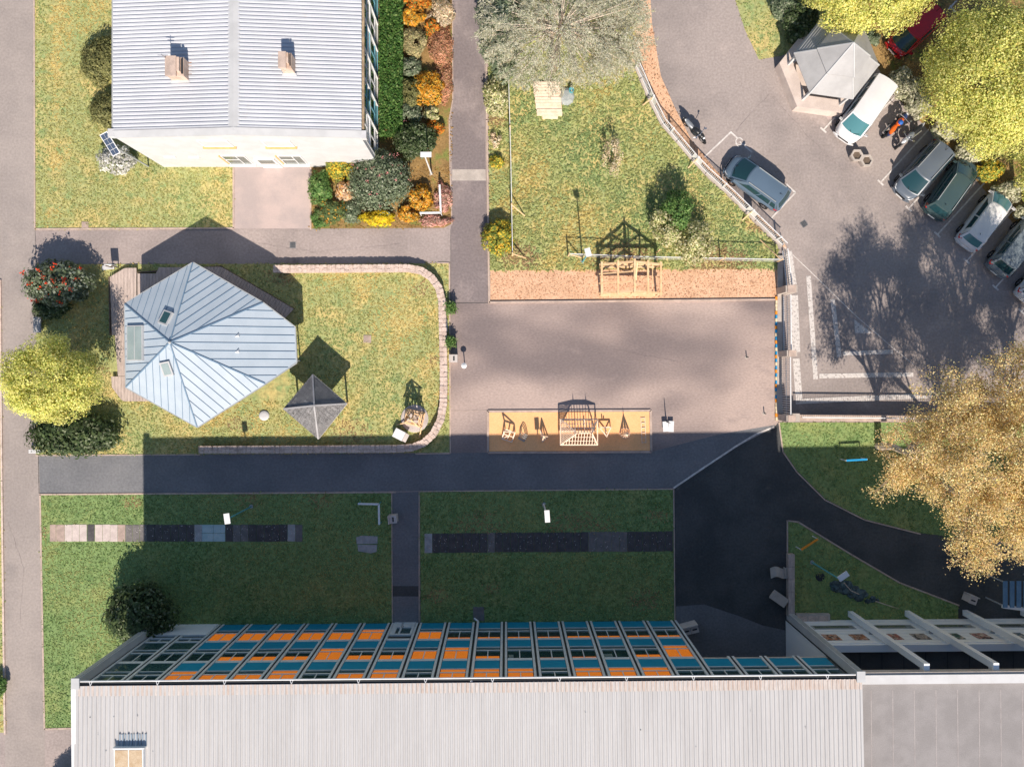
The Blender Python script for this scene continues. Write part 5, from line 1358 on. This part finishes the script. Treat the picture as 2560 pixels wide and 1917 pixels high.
# ------------------------------------------------------------------ curved white railing of the garden
rl_pts = [(1590,168),(1603,196),(1623,245),(1656,311),(1692,352),(1733,400),(1764,432),(1828,490),(1888,550),(1954,614)]
rw = [Vector(Q(a,b)) for a,b in rl_pts]
fence = thing('railing', 'curved white metal railing on a low plinth between garden and car park', 'railing', rw[5])
mbar = mesh_of('bar', MB().box(-.011,.011,-.011,.011,.22,1.06), M['white_metal'])
for a, b in zip(rw, rw[1:]):
    d = (b-a).normalized()
    obj('plinth', MB().beam(a+Vector((0,0,.08)), b+d*.05+Vector((0,0,.08)), .30, .16), M['concrete'], fence)
    for z in (.22,1.06): obj('rail', MB().beam(a+Vector((0,0,z)), b+d*.03+Vector((0,0,z)), .05, .04), M['white_metal'], fence)
cnt = 0
for q, d in polyline_pts(rw, .125):
    if cnt < 290: piece('bar', mbar, fence, Vector((q.x,q.y,0))-fence.location, math.atan2(d.y,d.x)); cnt += 1
for k, (q, d) in enumerate(polyline_pts(rw, 2.45)):
    s = Vector((-d.y,d.x)); post = obj('post', MB().cbox((q.x,q.y), .10, .10, .0, 1.10, math.atan2(d.y,d.x)), M['white_metal'], fence)
    if k%2 == 1:
        obj('infill_plate', MB().beam(Vector((q.x,q.y,.64))-Vector((d.x,d.y,0))*.38, Vector((q.x,q.y,.64))+Vector((d.x,d.y,0))*.38, .03, .80), M['white_metal'], fence)
        e = q-Vector((s.x,s.y))*(.62 if (-s.x)<0 else -.62)
        obj('stay', MB().beam((q.x,q.y,.75),(e.x,e.y,.05),.07), M['wood_fresh'], fence)

# ------------------------------------------------------------------ gate between court and car park
gate_x = 1955
gt = thing('sliding_gate', 'white barred metal gate in two panels between concrete pillars', 'gate', Q(gate_x,888))
def gate_panel(y0, y1, x0, x1, h):
    a = Vector(Q(x0,y0)); b = Vector(Q(x1,y1))
    for z in (.12,h): obj('gate_rail', MB().beam(a+Vector((0,0,z)), b+Vector((0,0,z)), .06, .06), M['white_metal'], gt)
    obj('gate_rail', MB().beam(a+Vector((0,0,h*.55)), b+Vector((0,0,h*.55)), .04, .04), M['grey_metal'], gt)
    n = int((b-a).length/.145)
    for i in range(n+1):
        q = a.lerp(b, i/n); obj('gate_bar', MB().box(q.x-.014,q.x+.014,q.y-.014,q.y+.014,.12,h), M['white_metal'], gt)
gate_panel(742,876,1957,1958,1.45); gate_panel(894,1034,1952,1953,1.75)
gate_panel(628,720,1955,1966,1.05)
for (px,py,h,sx,sy) in ((1955,729,1.75,.75,.42),(1956,885,1.75,.65,.36),(1955,1042,1.75,.65,.38)):
    p = obj('gate_pillar', MB().cbox(Q(px,py)[:2], sx, sy, 0, h), M['concrete'], gt)
    obj('pillar_cap', MB().cbox(Q(px,py)[:2], sx*.72, sy*1.1, h+.002, h+.07), M['kerb'], p)
obj('gate_kerb', MB().beam(Q(1949,640,.08),Q(1947,1034,.08),.34,.16), M['concrete'], gt)
# gaily painted kerb blocks
kb = thing('painted_kerb', 'row of kerb blocks painted blue, orange and cream along the court', 'kerb', Q(1940,895))
cream = mat('cream_paint',(.75,.62,.42),rough=.8)
for i in range(34):
    y = 742+i*9.1; c = ('blue_paint' if i%2 else None)
    m_ = M['blue_paint'] if (i%2 and 4 < i < 28) else (M['orange_paint'] if i%4 == 0 else cream)
    obj('kerb_block', MB().cbox(Q(1940+ (i%2)*.6,y+4)[:2], .16, .215, 0, .14), m_, kb)

# ------------------------------------------------------------------ beige wall with rail, south side of the car park
sw = thing('boundary_wall', 'beige wall with white rail between car park and shaded lawn', 'wall', Q(2150,1040))
z1 = .80; a = P(1986,1044,z1); b = P(2900,1052,z1)
obj('wall_body', MB().beam((a[0],a[1],z1/2),(b[0],b[1],z1/2),.38,z1), M['kerb'], sw)
obj('wall_pier', MB().cbox((a[0]-.1,a[1]), .75, .55, 0, 1.0), M['concrete'], sw)
for zz in (1.35,): obj('top_rail', MB().beam((a[0]+.3,a[1]+.05,zz),(b[0],b[1]+.05,zz),.07,.05), M['white_metal'], sw)
nb_ = 150
mbar2 = mesh_of('bar', MB().box(-.009,.009,-.009,.009,.80,1.34), M['white_metal'])
for i in range(nb_):
    f_ = i/nb_; x = a[0]+.35+i*.12; y = a[1]+.05+(b[1]-a[1])*((x-a[0])/(b[0]-a[0]))
    piece('bar', mbar2, sw, Vector((x,y,0))-sw.location)

# ------------------------------------------------------------------ lamp posts
def lamp_post(label, base, head_px, z, teal=True, arm=.35, L=.70, W=.28, rot=0.0):
    bx, by, _ = Q(*base); t = thing('lamp_post', label, 'lamp post', (bx,by,0), group='lamp posts with flat white heads')
    obj('base_plate', MB().lathe((bx,by,0),[(.14,0),(.14,.03),(.07,.05)],10), M['grey_metal'], t)
    obj('pole', MB().tube((bx,by,.03),(bx,by,z-.05),.055,.042,10), M['teal_paint'] if teal else M['white_metal'], t)
    h = P(*head_px, z); 
    obj('arm', MB().tube((bx,by,z-.1),(h[0],h[1],z-.02),.03), M['grey_metal'], t)
    hd = obj('lamp_head', MB().cbox((h[0],h[1]), W, L, z-.03, z+.05, rot), M['white_metal'], t)
    obj('lamp_glass', MB().cbox((h[0],h[1]), W*.8, L*.8, z-.045, z-.031, rot), M['clear_lamp'], hd)
lamp_post('lamp post with white head beside the western slab strip', (628,1266), (568,1296), 4.55, rot=R(8), L=.62, W=.34)
lamp_post('lamp post with white head in the shaded middle lawn', (1359,1260), (1368,1290), 4.6, False, rot=R(4), L=.72, W=.30)
lamp_post('lamp post with white head in the triangular lawn', (2030,1405), (2108,1440), 4.1, rot=R(-55), L=.68, W=.34)
lamp_post('lamp post with white head among the planting bed shrubs', (1079,436), (1065,387), 4.2, False, rot=R(90), L=.66, W=.30)
lamp_post('lamp post with white head in the garden by the soil bed', (1456,655), (1470,631), 3.9, rot=R(15), L=.50, W=.34)
def bollard_lamp(label, px, py):
    x, y, _ = P(px,py,1.0); t = thing('bollard_lamp', label, 'lamp', (x,y,0))
    obj('pole', MB().tube((x,y,0),(x,y,.92),.035), M['dark_metal'], t)
    obj('shade', MB().lathe((x,y,.90),[(.10,0),(.19,.04),(.19,.09),(.05,.17)],8), M['white_metal'], t)
bollard_lamp('short white bollard lamp standing on the court near the stone wall', 1160,914)
# leaning notice board on a post
nb2 = thing('notice_board', 'white folded notice board on a pole at the edge of the sand pit', 'notice board', P(1668,1070,0))
q = P(1668,1066,.28)
obj('board', MB().cbox((q[0]-.10,q[1]),.36,.66,.24,.29,R(4)), M['white_metal'], nb2)
obj('board', MB().cbox((q[0]+.27,q[1]),.34,.70,.21,.26,R(-2)), M['white_metal'], nb2)
obj('leg', MB().cbox((q[0]+.08,q[1]),.5,.4,0,.208), M['grey_metal'], nb2)
obj('pole', MB().tube((q[0]-.02,q[1]+.30,0),(q[0]-.02,q[1]+.30,1.35),.05,.02), M['dark_metal'], nb2)

# rails bent in an L: handrails beside paths
def handrail(label, pts, h, top_mat, post_mat, group='coloured rails'):
    v = [Vector(P(a,b,h)) for a,b in pts]; t = thing('path_rail', label, 'rail', (v[0].x,v[0].y,0), group=group)
    for a, b in zip(v, v[1:]): obj('rail', MB().beam(a, b, .12, .06), M[top_mat], t)
    for p in v: obj('post', MB().tube((p.x,p.y,0),(p.x,p.y,h),.035,n=6), M[post_mat], t)
handrail('pale green L shaped rail at the corner of the western lawn', [(895,1259),(947,1260),(948,1311)], .9, 'white_metal','teal_paint')
handrail('blue topped rail on white posts in the dark lawn', [(2116,1151),(2168,1148)], .95, 'blue_paint','white_metal')
handrail('orange topped rail on white posts at the tip of the triangular lawn', [(2003,1374),(2045,1347)], .95, 'orange_paint','white_metal')
handrail('white L shaped rail in the planting bed corner', [(1099,462),(1102,532),(1050,533)], .9, 'white_metal','white_metal')

# ------------------------------------------------------------------ bins, benches, boxes, planters
binm = mat('bin_cream',(.62,.56,.52),(.52,.47,.44),2,rough=.7)
def bin_(label, px, py, rz, n=1, s=1.0):
    x, y, _ = P(px,py,.5); t = thing('litter_bin', label, 'bin', (x,y,0), rz, 'cream litter bins')
    for k in range(n):
        o_ = (k-(n-1)/2)*.52
        b_ = obj('bin_body', MB().box(o_-.24,o_+.24,-.22,.22,0,.78*s), binm, t, local=True)
        obj('bin_lid', MB().box(o_-.25,o_+.25,-.24,.24,.782*s,.83*s), binm, t, local=True)
        obj('slot', MB().box(o_-.15,o_+.15,-.06,.04,.831*s,.836*s), M['dark_metal'], t, local=True)
    obj('back_board', MB().box(-.26*n,.26*n,.245,.30,0,1.0*s), binm, t, local=True)
bin_('pair of cream bins beside the passage under the long building', 1724,1571, R(14), 2)
bin_('single bin at the link path edge', 984,1296, R(96))
bin_('white bin at the tip of the path by the wing', 2426,1497, R(-20))
bin_('small white bin beside the stone wall', 1135,896, R(90), 1, .9)
benchm = mat('bench_stone',(.52,.46,.40),(.44,.39,.34),2,fine=.1,rough=.85)
bw = thing('wavy_bench', 'wavy pale lounge bench at the edge of the dark yard', 'bench', P(1950,1431,0))
c0 = Vector(P(1950,1431,.35)); u = Vector((math.cos(R(5)),math.sin(R(5)),0)); s_ = Vector((-u.y,u.x,0))
f_ = lambda a,v: tuple(c0+u*((a-.5)*1.22)+s_*((v-.5)*.66)+s_*(.12*math.sin(a*6.28))+Vector((0,0,.12*math.sin(a*6.28))))
q = patch(f_,0,1,0,1,16,2); obj('seat', MB().add(q.v+[(a_,b_,c_-.06) for a_,b_,c_ in q.v], q.f+[tuple(i+len(q.v) for i in f[::-1]) for f in q.f]), benchm, bw, smooth=True)
for k in (-.38,.38): obj('leg', MB().cbox((c0.x+u.x*k,c0.y+u.y*k),.10,.5,0,.32,R(5)), benchm, bw)
bw = thing('flat_bench', 'flat tilted pale bench beside the low timber wall', 'bench', P(1948,1497,0))
c0 = Vector(P(1948,1496,.4)); r_ = R(-35)
obj('seat', MB().cbox((c0.x,c0.y),1.15,.62,.36,.44,r_), benchm, bw)
for k in (-.4,.4): obj('leg', MB().cbox((c0.x+math.cos(r_)*k,c0.y+math.sin(r_)*k),.10,.5,0,.358,r_), benchm, bw)
tw = thing('timber_wall', 'low weathered timber retaining wall along the triangular lawn', 'wall', Q(1974,1460))
for k in range(5): obj('sleeper', MB().beam(Q(1973,1382+k*31,.22),Q(1973,1382+k*31+30.4,.22),.40,.44), M['wood_deck'], tw)
# rock and driftwood heap in the triangular lawn
rk = thing('rock_heap', 'dark teal rock heap with a thin branch in the triangular lawn', 'rock', Q(2150,1480))
rkm = mat('rock_teal',(.10,.15,.16),(.04,.06,.065),4,.4,.6,fine=.3,rough=.8)
rr = random.Random(3)
for i in range(16):
    f_ = i/15; px = 2092+f_*100+rr.uniform(-6,6); py = 1460+f_*46+rr.uniform(-9,9); rad = .42*(1-.62*f_)*rr.uniform(.8,1.1)
    obj('rock', MB().lathe(Q(px,py),[(rad*1.05,0),(rad*rr.uniform(.85,1),rad*.35),(rad*.6,rad*.62),(rad*.2,rad*.72)],7,rr.uniform(.8,1.3),rr.uniform(.7,1.1)), rkm, rk)
obj('branch', MB().tube(Q(2185,1500,.25),Q(2245,1520,.15),.04,.015).tube(Q(2100,1450,.6),Q(2118,1470,.55),.03).tube(Q(2118,1470,.55),Q(2140,1480,.45),.025), M['bark_pale'], rk)
# hexagonal planters
def hexplanter(label, px, py):
    x, y, _ = P(px,py,.55); t = thing('hex_planter', label, 'planter', (x,y,0), group='hexagonal concrete planters')
    obj('tub', MB().lathe((x,y,0),[(.30,0),(.42,.45),(.42,.62),(.29,.62),(.27,.50)],6), M['concrete'], t)
    obj('soil', MB().lathe((x,y,.50),[(.28,0),(.27,.03)],6), M['wood_dark'], t)
hexplanter('hexagonal concrete planter in front of the white van, the one nearer the van', 2142,389)
hexplanter('hexagonal concrete planter in front of the white van, the one farther from it', 2167,402)
# wooden flower boxes on the court side of the wall
for lab, py in (('wooden flower box with green plants by the wall, upper one',771),('wooden flower box with green plants by the wall, lower one',855)):
    x, y, _ = P(1128,py,.4); t = thing('flower_box', lab, 'flower box', (x,y,0), group='wooden flower boxes')
    obj('box', MB().box(x-.28,x+.28,y-.33,y+.33,0,.42), M['wood_dark'], t)
    rng = np.random.default_rng(py); n = 700; p = np.array((x,y,.62))+rng.normal(0,1,(n,3))*np.array((.15,.17,.12))
    leaf_mesh('plants', p, rng.normal(size=(n,3))+np.array((0,0,.8)), .07*rng.uniform(.6,1.4,n), pick_cols(rng,n,GREENS['green']), rng, t)
bn = thing('wall_banner', 'dark blue and white banner leaning on the stone wall', 'banner', P(1118,815,0))
obj('cloth', MB().add([P(1112,793,.55),P(1119,800,.15),P(1119,832,.15),P(1115,826,.55)],[(0,1,2,3),(3,2,1,0)]), mat('banner_blue',(.05,.12,.20),(.5,.5,.5),2,.5,.55,rough=.6), bn)
# sign beside the pavilion deck
sg = thing('sign_board', 'white sign board on two posts beside the deck', 'sign', Q(288,667))
obj('panel', MB().box(Q(280,0)[0],Q(299,0)[0],Q(0,668)[1],Q(0,666)[1],.35,1.05), M['white_metal'], sg)
obj('post', MB().cbox(Q(283,669)[:2],.06,.06,0,1.0), M['wood_dark'], sg); obj('post', MB().cbox(Q(297,669)[:2],.06,.06,0,1.0), M['wood_dark'], sg)
obj('foot_board', MB().cbox(Q(272,669)[:2],.8,.28,0,.12,R(5)), M['white_paint'], sg)
sb = thing('stone_bench', 'grey stone bench slab between bushes on the western path', 'bench', Q(92,812))
obj('seat', MB().cbox(P(93,812,.4)[:2],.48,1.0,.34,.44), slab_cols['l'], sb); obj('leg', MB().cbox(P(93,802,.3)[:2],.4,.15,0,.338), slab_cols['l'], sb); obj('leg', MB().cbox(P(93,822,.3)[:2],.4,.15,0,.338), slab_cols['l'], sb)
wbn = thing('low_bench', 'small white slatted bench at the corner of the pavilion lawn', 'bench', Q(96,1127))
for k in range(3): obj('slat', MB().cbox(Q(95,1124+k*3)[:2],.75,.06,.36,.40), M['white_metal'], wbn)
for k in (84,106): obj('leg', MB().cbox(Q(k,1127)[:2],.06,.22,0,.358), M['grey_metal'], wbn)
# white chest
ch = thing('storage_chest', 'white lidded storage chest on the lawn by the curved wall', 'chest', P(1003,1086,0), R(-27))
obj('chest_body', MB().box(-.45,.35,-.28,.28,0,.45), M['grey_metal'], ch, local=True); obj('lid', MB().box(-.44,.25,-.30,.30,.452,.52), M['white_metal'], ch, local=True); obj('end_panel', MB().box(.27,.52,-.28,.28,.452,.50), binm, ch, local=True)
# bike shelter at the right edge
bs = thing('bike_shelter', 'blue ribbed shelter at the right edge below the golden trees', 'shelter', Q(2440,1440))
blue_sheet = mat('blue_sheet',(.16,.28,.40),(.12,.22,.33),2,rough=.5)
for k in range(6): 
    a = P(2513+k*17,1452,2.2); b = P(2513+k*17,1518,2.2); obj('roof_rib', MB().beam(a,b,.28,.05), blue_sheet, bs)
a = P(2506,1515,2.1); b = P(2620,1530,2.1); obj('front_beam', MB().beam(a,b,.20,.18), M['white_metal'], bs)
for px in (2512,2610): q = P(px,1515,2.0); obj('post', MB().tube((q[0],q[1],0),(q[0],q[1],2.0),.05), M['grey_metal'], bs); q = P(px,1455,2.0); obj('post', MB().tube((q[0],q[1],0),(q[0],q[1],2.15),.05), M['grey_metal'], bs)

# ------------------------------------------------------------------ garden: board platform, wire fences, timber frame
bp = thing('board_platform', 'pale timber boards stacked as a platform under the feathery tree', 'platform', Q(1366,258))
for k in range(12):
    y0 = 208+k*7.6; w0 = (1332+k*1.0, 1399+k*.6) if k < 11 else (1356,1394)
    obj('board', MB().prism([Q(w0[0]+rnd.uniform(-2,2),y0)[:2],Q(w0[1]+rnd.uniform(-2,2),y0)[:2],Q(w0[1],y0+7.0)[:2],Q(w0[0],y0+7.0)[:2]], .02, .22+rnd.uniform(0,.05)), M['wood_pale'], bp)
tp = thing('tarpaulin', 'grey blue tarpaulin heap beside the board platform', 'tarpaulin', Q(1418,243))
obj('sheet', MB().lathe(Q(1416,243),[(.62,0),(.55,.18),(.35,.30),(.1,.33)],9,.9,1.0), mat('tarp',(.40,.42,.40),(.30,.33,.32),3,fine=.2,rough=.7), tp)
tag(obj('bucket', MB().lathe(Q(1427,232),[(.14,0),(.17,.55),(.13,.55),(.12,.45)],12), M['teal_paint']), 'small green bucket beside the tarpaulin', 'bucket')
def wire_fence(label, pts, h, posts, braces=()):
    v = [Vector(Q(a,b)) for a,b in pts]; t = thing('wire_fence', label, 'fence', v[0])
    for a, b in zip(v, v[1:]):
        for z in (.15,.4,.65,.9,h): obj('wire', MB().beam(a+Vector((0,0,z)), b+Vector((0,0,z)), .008 if z < h else .04), M['white_metal'], t)
        n = int((b-a).length/.30)
        mb = MB()
        for i in range(n): q = a.lerp(b,(i+.5)/n); mb.beam(q+Vector((0,0,.1)), q+Vector((0,0,h)), .005)
        m_ = obj('mesh_wires', mb, M['grey_metal'], t); m_['kind'] = 'stuff'
    for a in posts: x,y,_ = Q(*a); obj('post', MB().tube((x,y,0),(x,y,h+.12),.05,n=7), M['wood_fresh'], t)
    for a, b in braces: obj('brace', MB().tube(Q(*a,h*.85), Q(*b,.05), .04, n=6), M['wood_fresh'], t)
wire_fence('thin wire fence along the western garden side', [(1271,195),(1277,420),(1281,640)], 1.15, [(1271,195),(1275,330),(1279,520),(1281,640)], [((1279,520),(1312,540)),((1281,640),(1314,645))])
wire_fence('thin wire fence between garden grass and soil bed', [(1420,641),(1600,648),(1945,655)], 1.15, [(1420,641),(1575,647),(1640,632),(1800,651),(1940,655)], [((1420,641),(1456,645)),((1940,655),(1900,600))])

tf = thing('open_timber_gable', 'open gabled frame of fresh timber standing on the soil bed', 'timber frame', Q(1570,705))
xl, xr_, yn, ys = 1500, 1640, 668, 738; xm = 1570; he, hr = 1.25, 2.6
def T3(px,py,z): return Q(px,py,z)
for y in (yn, ys):
    for x in (xl, xr_): obj('post', MB().beam(T3(x,y,0),T3(x,y,he),.12), M['wood_fresh'], tf)
    obj('tie_beam', MB().beam(T3(xl-4,y,he),T3(xr_+4,y,he),.12), M['wood_fresh'], tf)
    obj('king_post', MB().beam(T3(xm,y,he),T3(xm,y,hr),.12), M['wood_fresh'], tf)
    for x in (xl-6, xr_+6):
        obj('rafter', MB().beam(T3(x,y,he-.05),T3(xm,y,hr),.12), M['wood_fresh'], tf)
        obj('strut', MB().beam(T3(xm,y,he+.15),T3((x+xm)/2,y,(he+hr)/2),.09), M['wood_fresh'], tf)
    obj('sill', MB().beam(T3(xl,y,.06),T3(xr_,y,.06),.12), M['wood_fresh'], tf)
for f_ in (0,.5,1):
    for sgn in (-1,1):
        if f_ == 1 and sgn > 0: continue
        x = xm+sgn*(1-f_)*72; obj('purlin', MB().beam(T3(x,yn-6,he+.12+(hr-he)*f_),T3(x,ys+6,he+.12+(hr-he)*f_),.12), M['wood_fresh'], tf)
for f_ in (.33,.66):
    y = yn+(ys-yn)*f_; obj('rafter', MB().beam(T3(xl-8,y,he+.02),T3(xm,y,hr+.05),.07), M['wood_fresh'], tf)
obj('brace', MB().beam(T3(xm+8,ys,he+.2),T3(xm+8,yn,hr-.2),.08), M['wood_fresh'], tf)
obj('brace', MB().beam(T3(xl,ys,he*.2),T3(xl,yn,he),.08), M['wood_fresh'], tf)
obj('side_rail', MB().beam(T3(xr_-20,yn-4,he+.35),T3(xr_-20,ys+4,he+.35),.05), M['wood_fresh'], tf)

# ------------------------------------------------------------------ sand pit and its timber models
pit = thing('sand_pit_edging', 'concrete edging round the long orange sand pit', 'edging', Q(1423,1128))
for a, b in (((1220,1028),(1626,1026)),((1626,1026),(1628,1129)),((1628,1129),(1220,1131)),((1220,1131),(1220,1028))):
    obj('edging_stone', MB().beam(Q(*a,.04),Q(*b,.04),.14,.09), M['kerb'], pit)
struct('sand', MB().sheet([Q(*p) for p in [(1223,1031),(1623,1029),(1625,1126),(1223,1128)]], .030), M['sand'])
SP = 'small timber roof models in the sand pit'
def model(label, loc): return thing('timber_model', label, 'timber model', Q(*loc), group=SP)
def bars(t, lst, w_, m_='wood_pale'):
    for a, b in lst: obj('bar', MB().beam(a, b, w_*1.25), M[m_], t)
def rot_frame(c, ang_):
    ca, sa = math.cos(ang_), math.sin(ang_); x0, y0, _ = Q(*c)
    return lambda x,y,z: (x0+ca*x-sa*y, y0+sa*x+ca*y, z)
# leaning square frame
t = model('tilted square timber frame, first model from the left in the sand', (1271,1088)); F_ = rot_frame((1271,1088), R(-18)); w_ = .34
bars(t, [(F_(-w_,-w_,.06),F_(w_,-w_,.06)),(F_(w_,-w_,.06),F_(w_,w_,.5)),(F_(w_,w_,.5),F_(-w_,w_,.5)),(F_(-w_,w_,.5),F_(-w_,-w_,.06)),(F_(0,-w_,.06),F_(.05,w_,.5)),(F_(-w_,0,.25),F_(w_,0,.25)),(F_(-w_,-w_,.06),F_(0,0,.28)),(F_(w_,w_,.5),F_(w_,w_,.03)),(F_(-w_,w_,.5),F_(-w_,w_,.03)),(F_(-w_,w_,.5),F_(-w_*1.1,w_*.6,1.05)),(F_(w_,w_,.5),F_(-w_*1.1,w_*.6,1.05))], .055)
t = model('pointed arch model with curved ribs, second in the sand', (1308,1090)); F_ = rot_frame((1308,1090), R(-28))
lst = [(F_(-.22,-.22,.05),F_(.22,-.22,.05)),(F_(-.22,-.28,.05),F_(.22,-.28,.05)),(F_(-.22,-.28,.05),F_(-.22,.1,.05)),(F_(.22,-.28,.05),F_(.22,.1,.05))]
for k in range(3):
    pr = None
    for i in range(9):
        a = math.pi*i/8; c_ = F_(.22*math.cos(a),-.05+.12*k,.08+.62*math.sin(a)); 
        if pr: lst.append((pr,c_))
        pr = c_
bars(t, lst, .03, 'grey_metal')
t = model('narrow A shaped model with diagonal struts, third in the sand', (1358,1090)); F_ = rot_frame((1358,1090), R(-25)); ap3 = F_(-.05,.05,1.0)
bars(t, [(F_(-.35,.30,.05),ap3),(F_(.30,.10,.05),ap3),(F_(.10,-.35,.05),ap3),(F_(-.35,.30,.05),F_(.10,-.35,.05)),(F_(.30,.10,.05),F_(.10,-.35,.05)),(F_(-.1,0,.05),ap3),(F_(.2,-.1,.05),ap3)], .05)
# big hipped lattice model
t = model('large hipped lattice roof model with two spikes, centre of the sand', (1448,1082))
X = lambda m: (m-1448)/S
x0_, x1_ = Q(1399,0)[0], Q(1490,0)[0]; y0_, y1_ = Q(0,1109)[1], Q(0,1046)[1]; ym = (y0_+y1_)/2; ez_, rz_ = .85, 1.75; rx0, rx1 = x0_+1.0, x1_-.45
lst = [((x0_,y0_,ez_),(x1_,y0_,ez_)),((x1_,y0_,ez_),(x1_,y1_,ez_)),((x1_,y1_,ez_),(x0_,y1_,ez_)),((x0_,y1_,ez_),(x0_,y0_,ez_)),((rx0,ym,rz_),(rx1,ym,rz_))]
for c_ in ((x0_,y0_),(x0_,y1_)): lst.append(((*c_,ez_),(rx0,ym,rz_)))
for c_ in ((x1_,y0_),(x1_,y1_)): lst.append(((*c_,ez_),(rx1,ym,rz_)))
bars(t, lst, .055); lst = []
def hipx(x): return rz_ if rx0 <= x <= rx1 else (ez_+(rz_-ez_)*((x-x0_)/(rx0-x0_) if x < rx0 else (x1_-x)/(x1_-rx1)))
for i in range(1,13):
    x = x0_+(x1_-x0_)*i/13; f_ = (hipx(x)-ez_)/(rz_-ez_)
    for ya in (y0_,y1_): lst.append(((x,ya,ez_),(x,ya+(ym-ya)*f_,ez_+(rz_-ez_)*f_)))
for f_ in (.33,.66):
    z = ez_+(rz_-ez_)*f_; xa = x0_+(rx0-x0_)*f_; xb = x1_+(rx1-x1_)*f_
    for ya in (y0_,y1_): lst.append(((xa,ya+(ym-ya)*f_,z),(xb,ya+(ym-ya)*f_,z)))
bars(t, lst, .03)
lst = []
for i in range(-7,8):   # diagonal lattice on the western hip
    for sgn in (-1,1):
        y_a = y0_+(y1_-y0_)*(i+7)/14; n_ = 8; prev = None
        for k in range(n_+1):
            f_ = k/n_; yy = y_a+sgn*f_*(y1_-y0_)*.5; lo_ = y0_+(ym-y0_)*f_; hi_ = y1_+(ym-y1_)*f_
            if lo_ <= yy <= hi_:
                c_ = (x0_+(rx0-x0_)*f_, yy, ez_+(rz_-ez_)*f_+.02)
                if prev: lst.append((prev,c_))
                prev = c_
            else: prev = None
mb = MB()
for a,b in lst: mb.beam(a,b,.022)
g_ = obj('lattice', mb, M['wood_pale'], t); g_['kind'] = 'stuff'
for x in (rx0+.05,rx1-.05): obj('spike', MB().tube((x,ym,rz_),(x,ym,rz_+.42),.035,.008,6), M['dark_metal'], t)
for c_ in ((x0_,y0_),(x0_,y1_),(x1_,y0_),(x1_,y1_),(rx0,y0_),(rx0,y1_)): obj('leg', MB().beam((*c_,0),(*c_,ez_),.05), M['wood_pale'], t)
obj('floor_frame', MB().beam((x0_,ym,.2),(x1_,ym,.2),.06).beam((rx0,y0_,.2),(rx0,y1_,.2),.05).beam((rx0+.6,y0_,.2),(rx0+.6,y1_,.2),.05).beam((rx0+1.1,y0_,.2),(rx0+1.1,y1_,.2),.05), M['wood_pale'], t)
t = model('triangular frame model right of the large one', (1510,1078)); F_ = rot_frame((1510,1078), 0)
bars(t, [(F_(-.35,.28,.45),F_(.40,.30,.45)),(F_(.40,.30,.45),F_(.12,-.30,.45)),(F_(.12,-.30,.45),F_(-.35,.28,.45)),(F_(-.35,.28,0),F_(-.35,.28,.45)),(F_(.40,.30,0),F_(.40,.30,.45)),(F_(.12,-.30,0),F_(.12,-.30,.45)),(F_(0,.29,.45),F_(.05,0,.9)),(F_(-.1,.3,.45),F_(-.1,.3,.75))], .055)
t = model('pointed cone model with a tall spike', (1562,1082)); F_ = rot_frame((1562,1082), 0); ap3 = F_(0,0,1.1)
lst = []
base6 = [F_(.34*math.cos(R(a_)),.34*math.sin(R(a_)),.05) for a_ in range(0,360,30)]
for i,b in enumerate(base6): lst += [(b,ap3),(b,base6[(i+1)%12])]
bars(t, lst, .03); obj('spike', MB().tube(ap3,F_(0,0,1.55),.03,.008,6), M['dark_metal'], t)
t = model('thin ladder lying flat at the right end of the sand', (1608,1075)); F_ = rot_frame((1608,1075), R(3))
bars(t, [(F_(-.13,-.85,.06),F_(-.13,.85,.06)),(F_(.13,-.85,.06),F_(.13,.85,.06))]+[(F_(-.13,-.8+k*.32,.06),F_(.13,-.8+k*.32,.06)) for k in range(6)], .03)
# timber tower on the round slab in the lawn
bd = thing('round_plinth', 'round pale stone slab in the corner of the pavilion lawn', 'slab', Q(1037,1046))
obj('disc', MB().lathe(Q(1037,1046),[(.90,0),(.90,.06),(.86,.08)],28), mat('plinth_stone',(.55,.50,.48),(.46,.41,.39),2,fine=.12,rough=.9), bd)
t = thing('timber_tower', 'slender timber lattice tower standing on the round slab', 'timber model', Q(1037,1046)); F_ = rot_frame((1037,1044), R(-12)); w_ = .58
cs = [(-w_,-w_*.8),(w_,-w_*.8),(w_,w_*.8),(-w_,w_*.8)]; lst = []
for i,(x,y) in enumerate(cs):
    x2, y2 = cs[(i+1)%4]; lst.append((F_(x,y,.08),F_(x*.55,y*.55,1.5))); lst.append((F_(x*.85,y*.85,1.0),F_(x2*.85,y2*.85,1.0))) 
    lst.append((F_(x,y,.1),F_(x2*.62,y2*.62,1.35))); lst.append((F_(x2,y2,.1),F_(x*.62,y*.62,1.35))); lst.append((F_(x*.9,y*.9,1.45),F_(0,0,2.2))); lst.append((F_(x,y,.12),F_(x2,y2,.12))); lst.append((F_((x+x2)/2,(y+y2)/2,.1),F_(0,0,2.1)))
    lst.append((F_(x*.75,y*.75,1.5),F_(x2*.75,y2*.75,1.5)))
lst += [(F_(-w_,-w_*.8,.3),F_(-w_*1.8,-w_*1.2,.05)),(F_(w_,-w_*.8,.4),F_(w_*1.0,-w_*2.0,.05))]
bars(t, lst, .055, 'wood_fresh')
# court furniture
for lab, px, py in (('small dark peg on the court near the gate',1866,893),('small dark peg on the court by the painted kerb',1910,1033)):
    x,y,_ = Q(px,py); t = thing('ground_peg', lab, 'peg', (x,y,0)); obj('pin', MB().tube((x,y,0),(x,y,.38),.035), M['dark_metal'], t); obj('foot', MB().lathe((x,y,0),[(.12,0),(.10,.03)],8), M['concrete'], t)
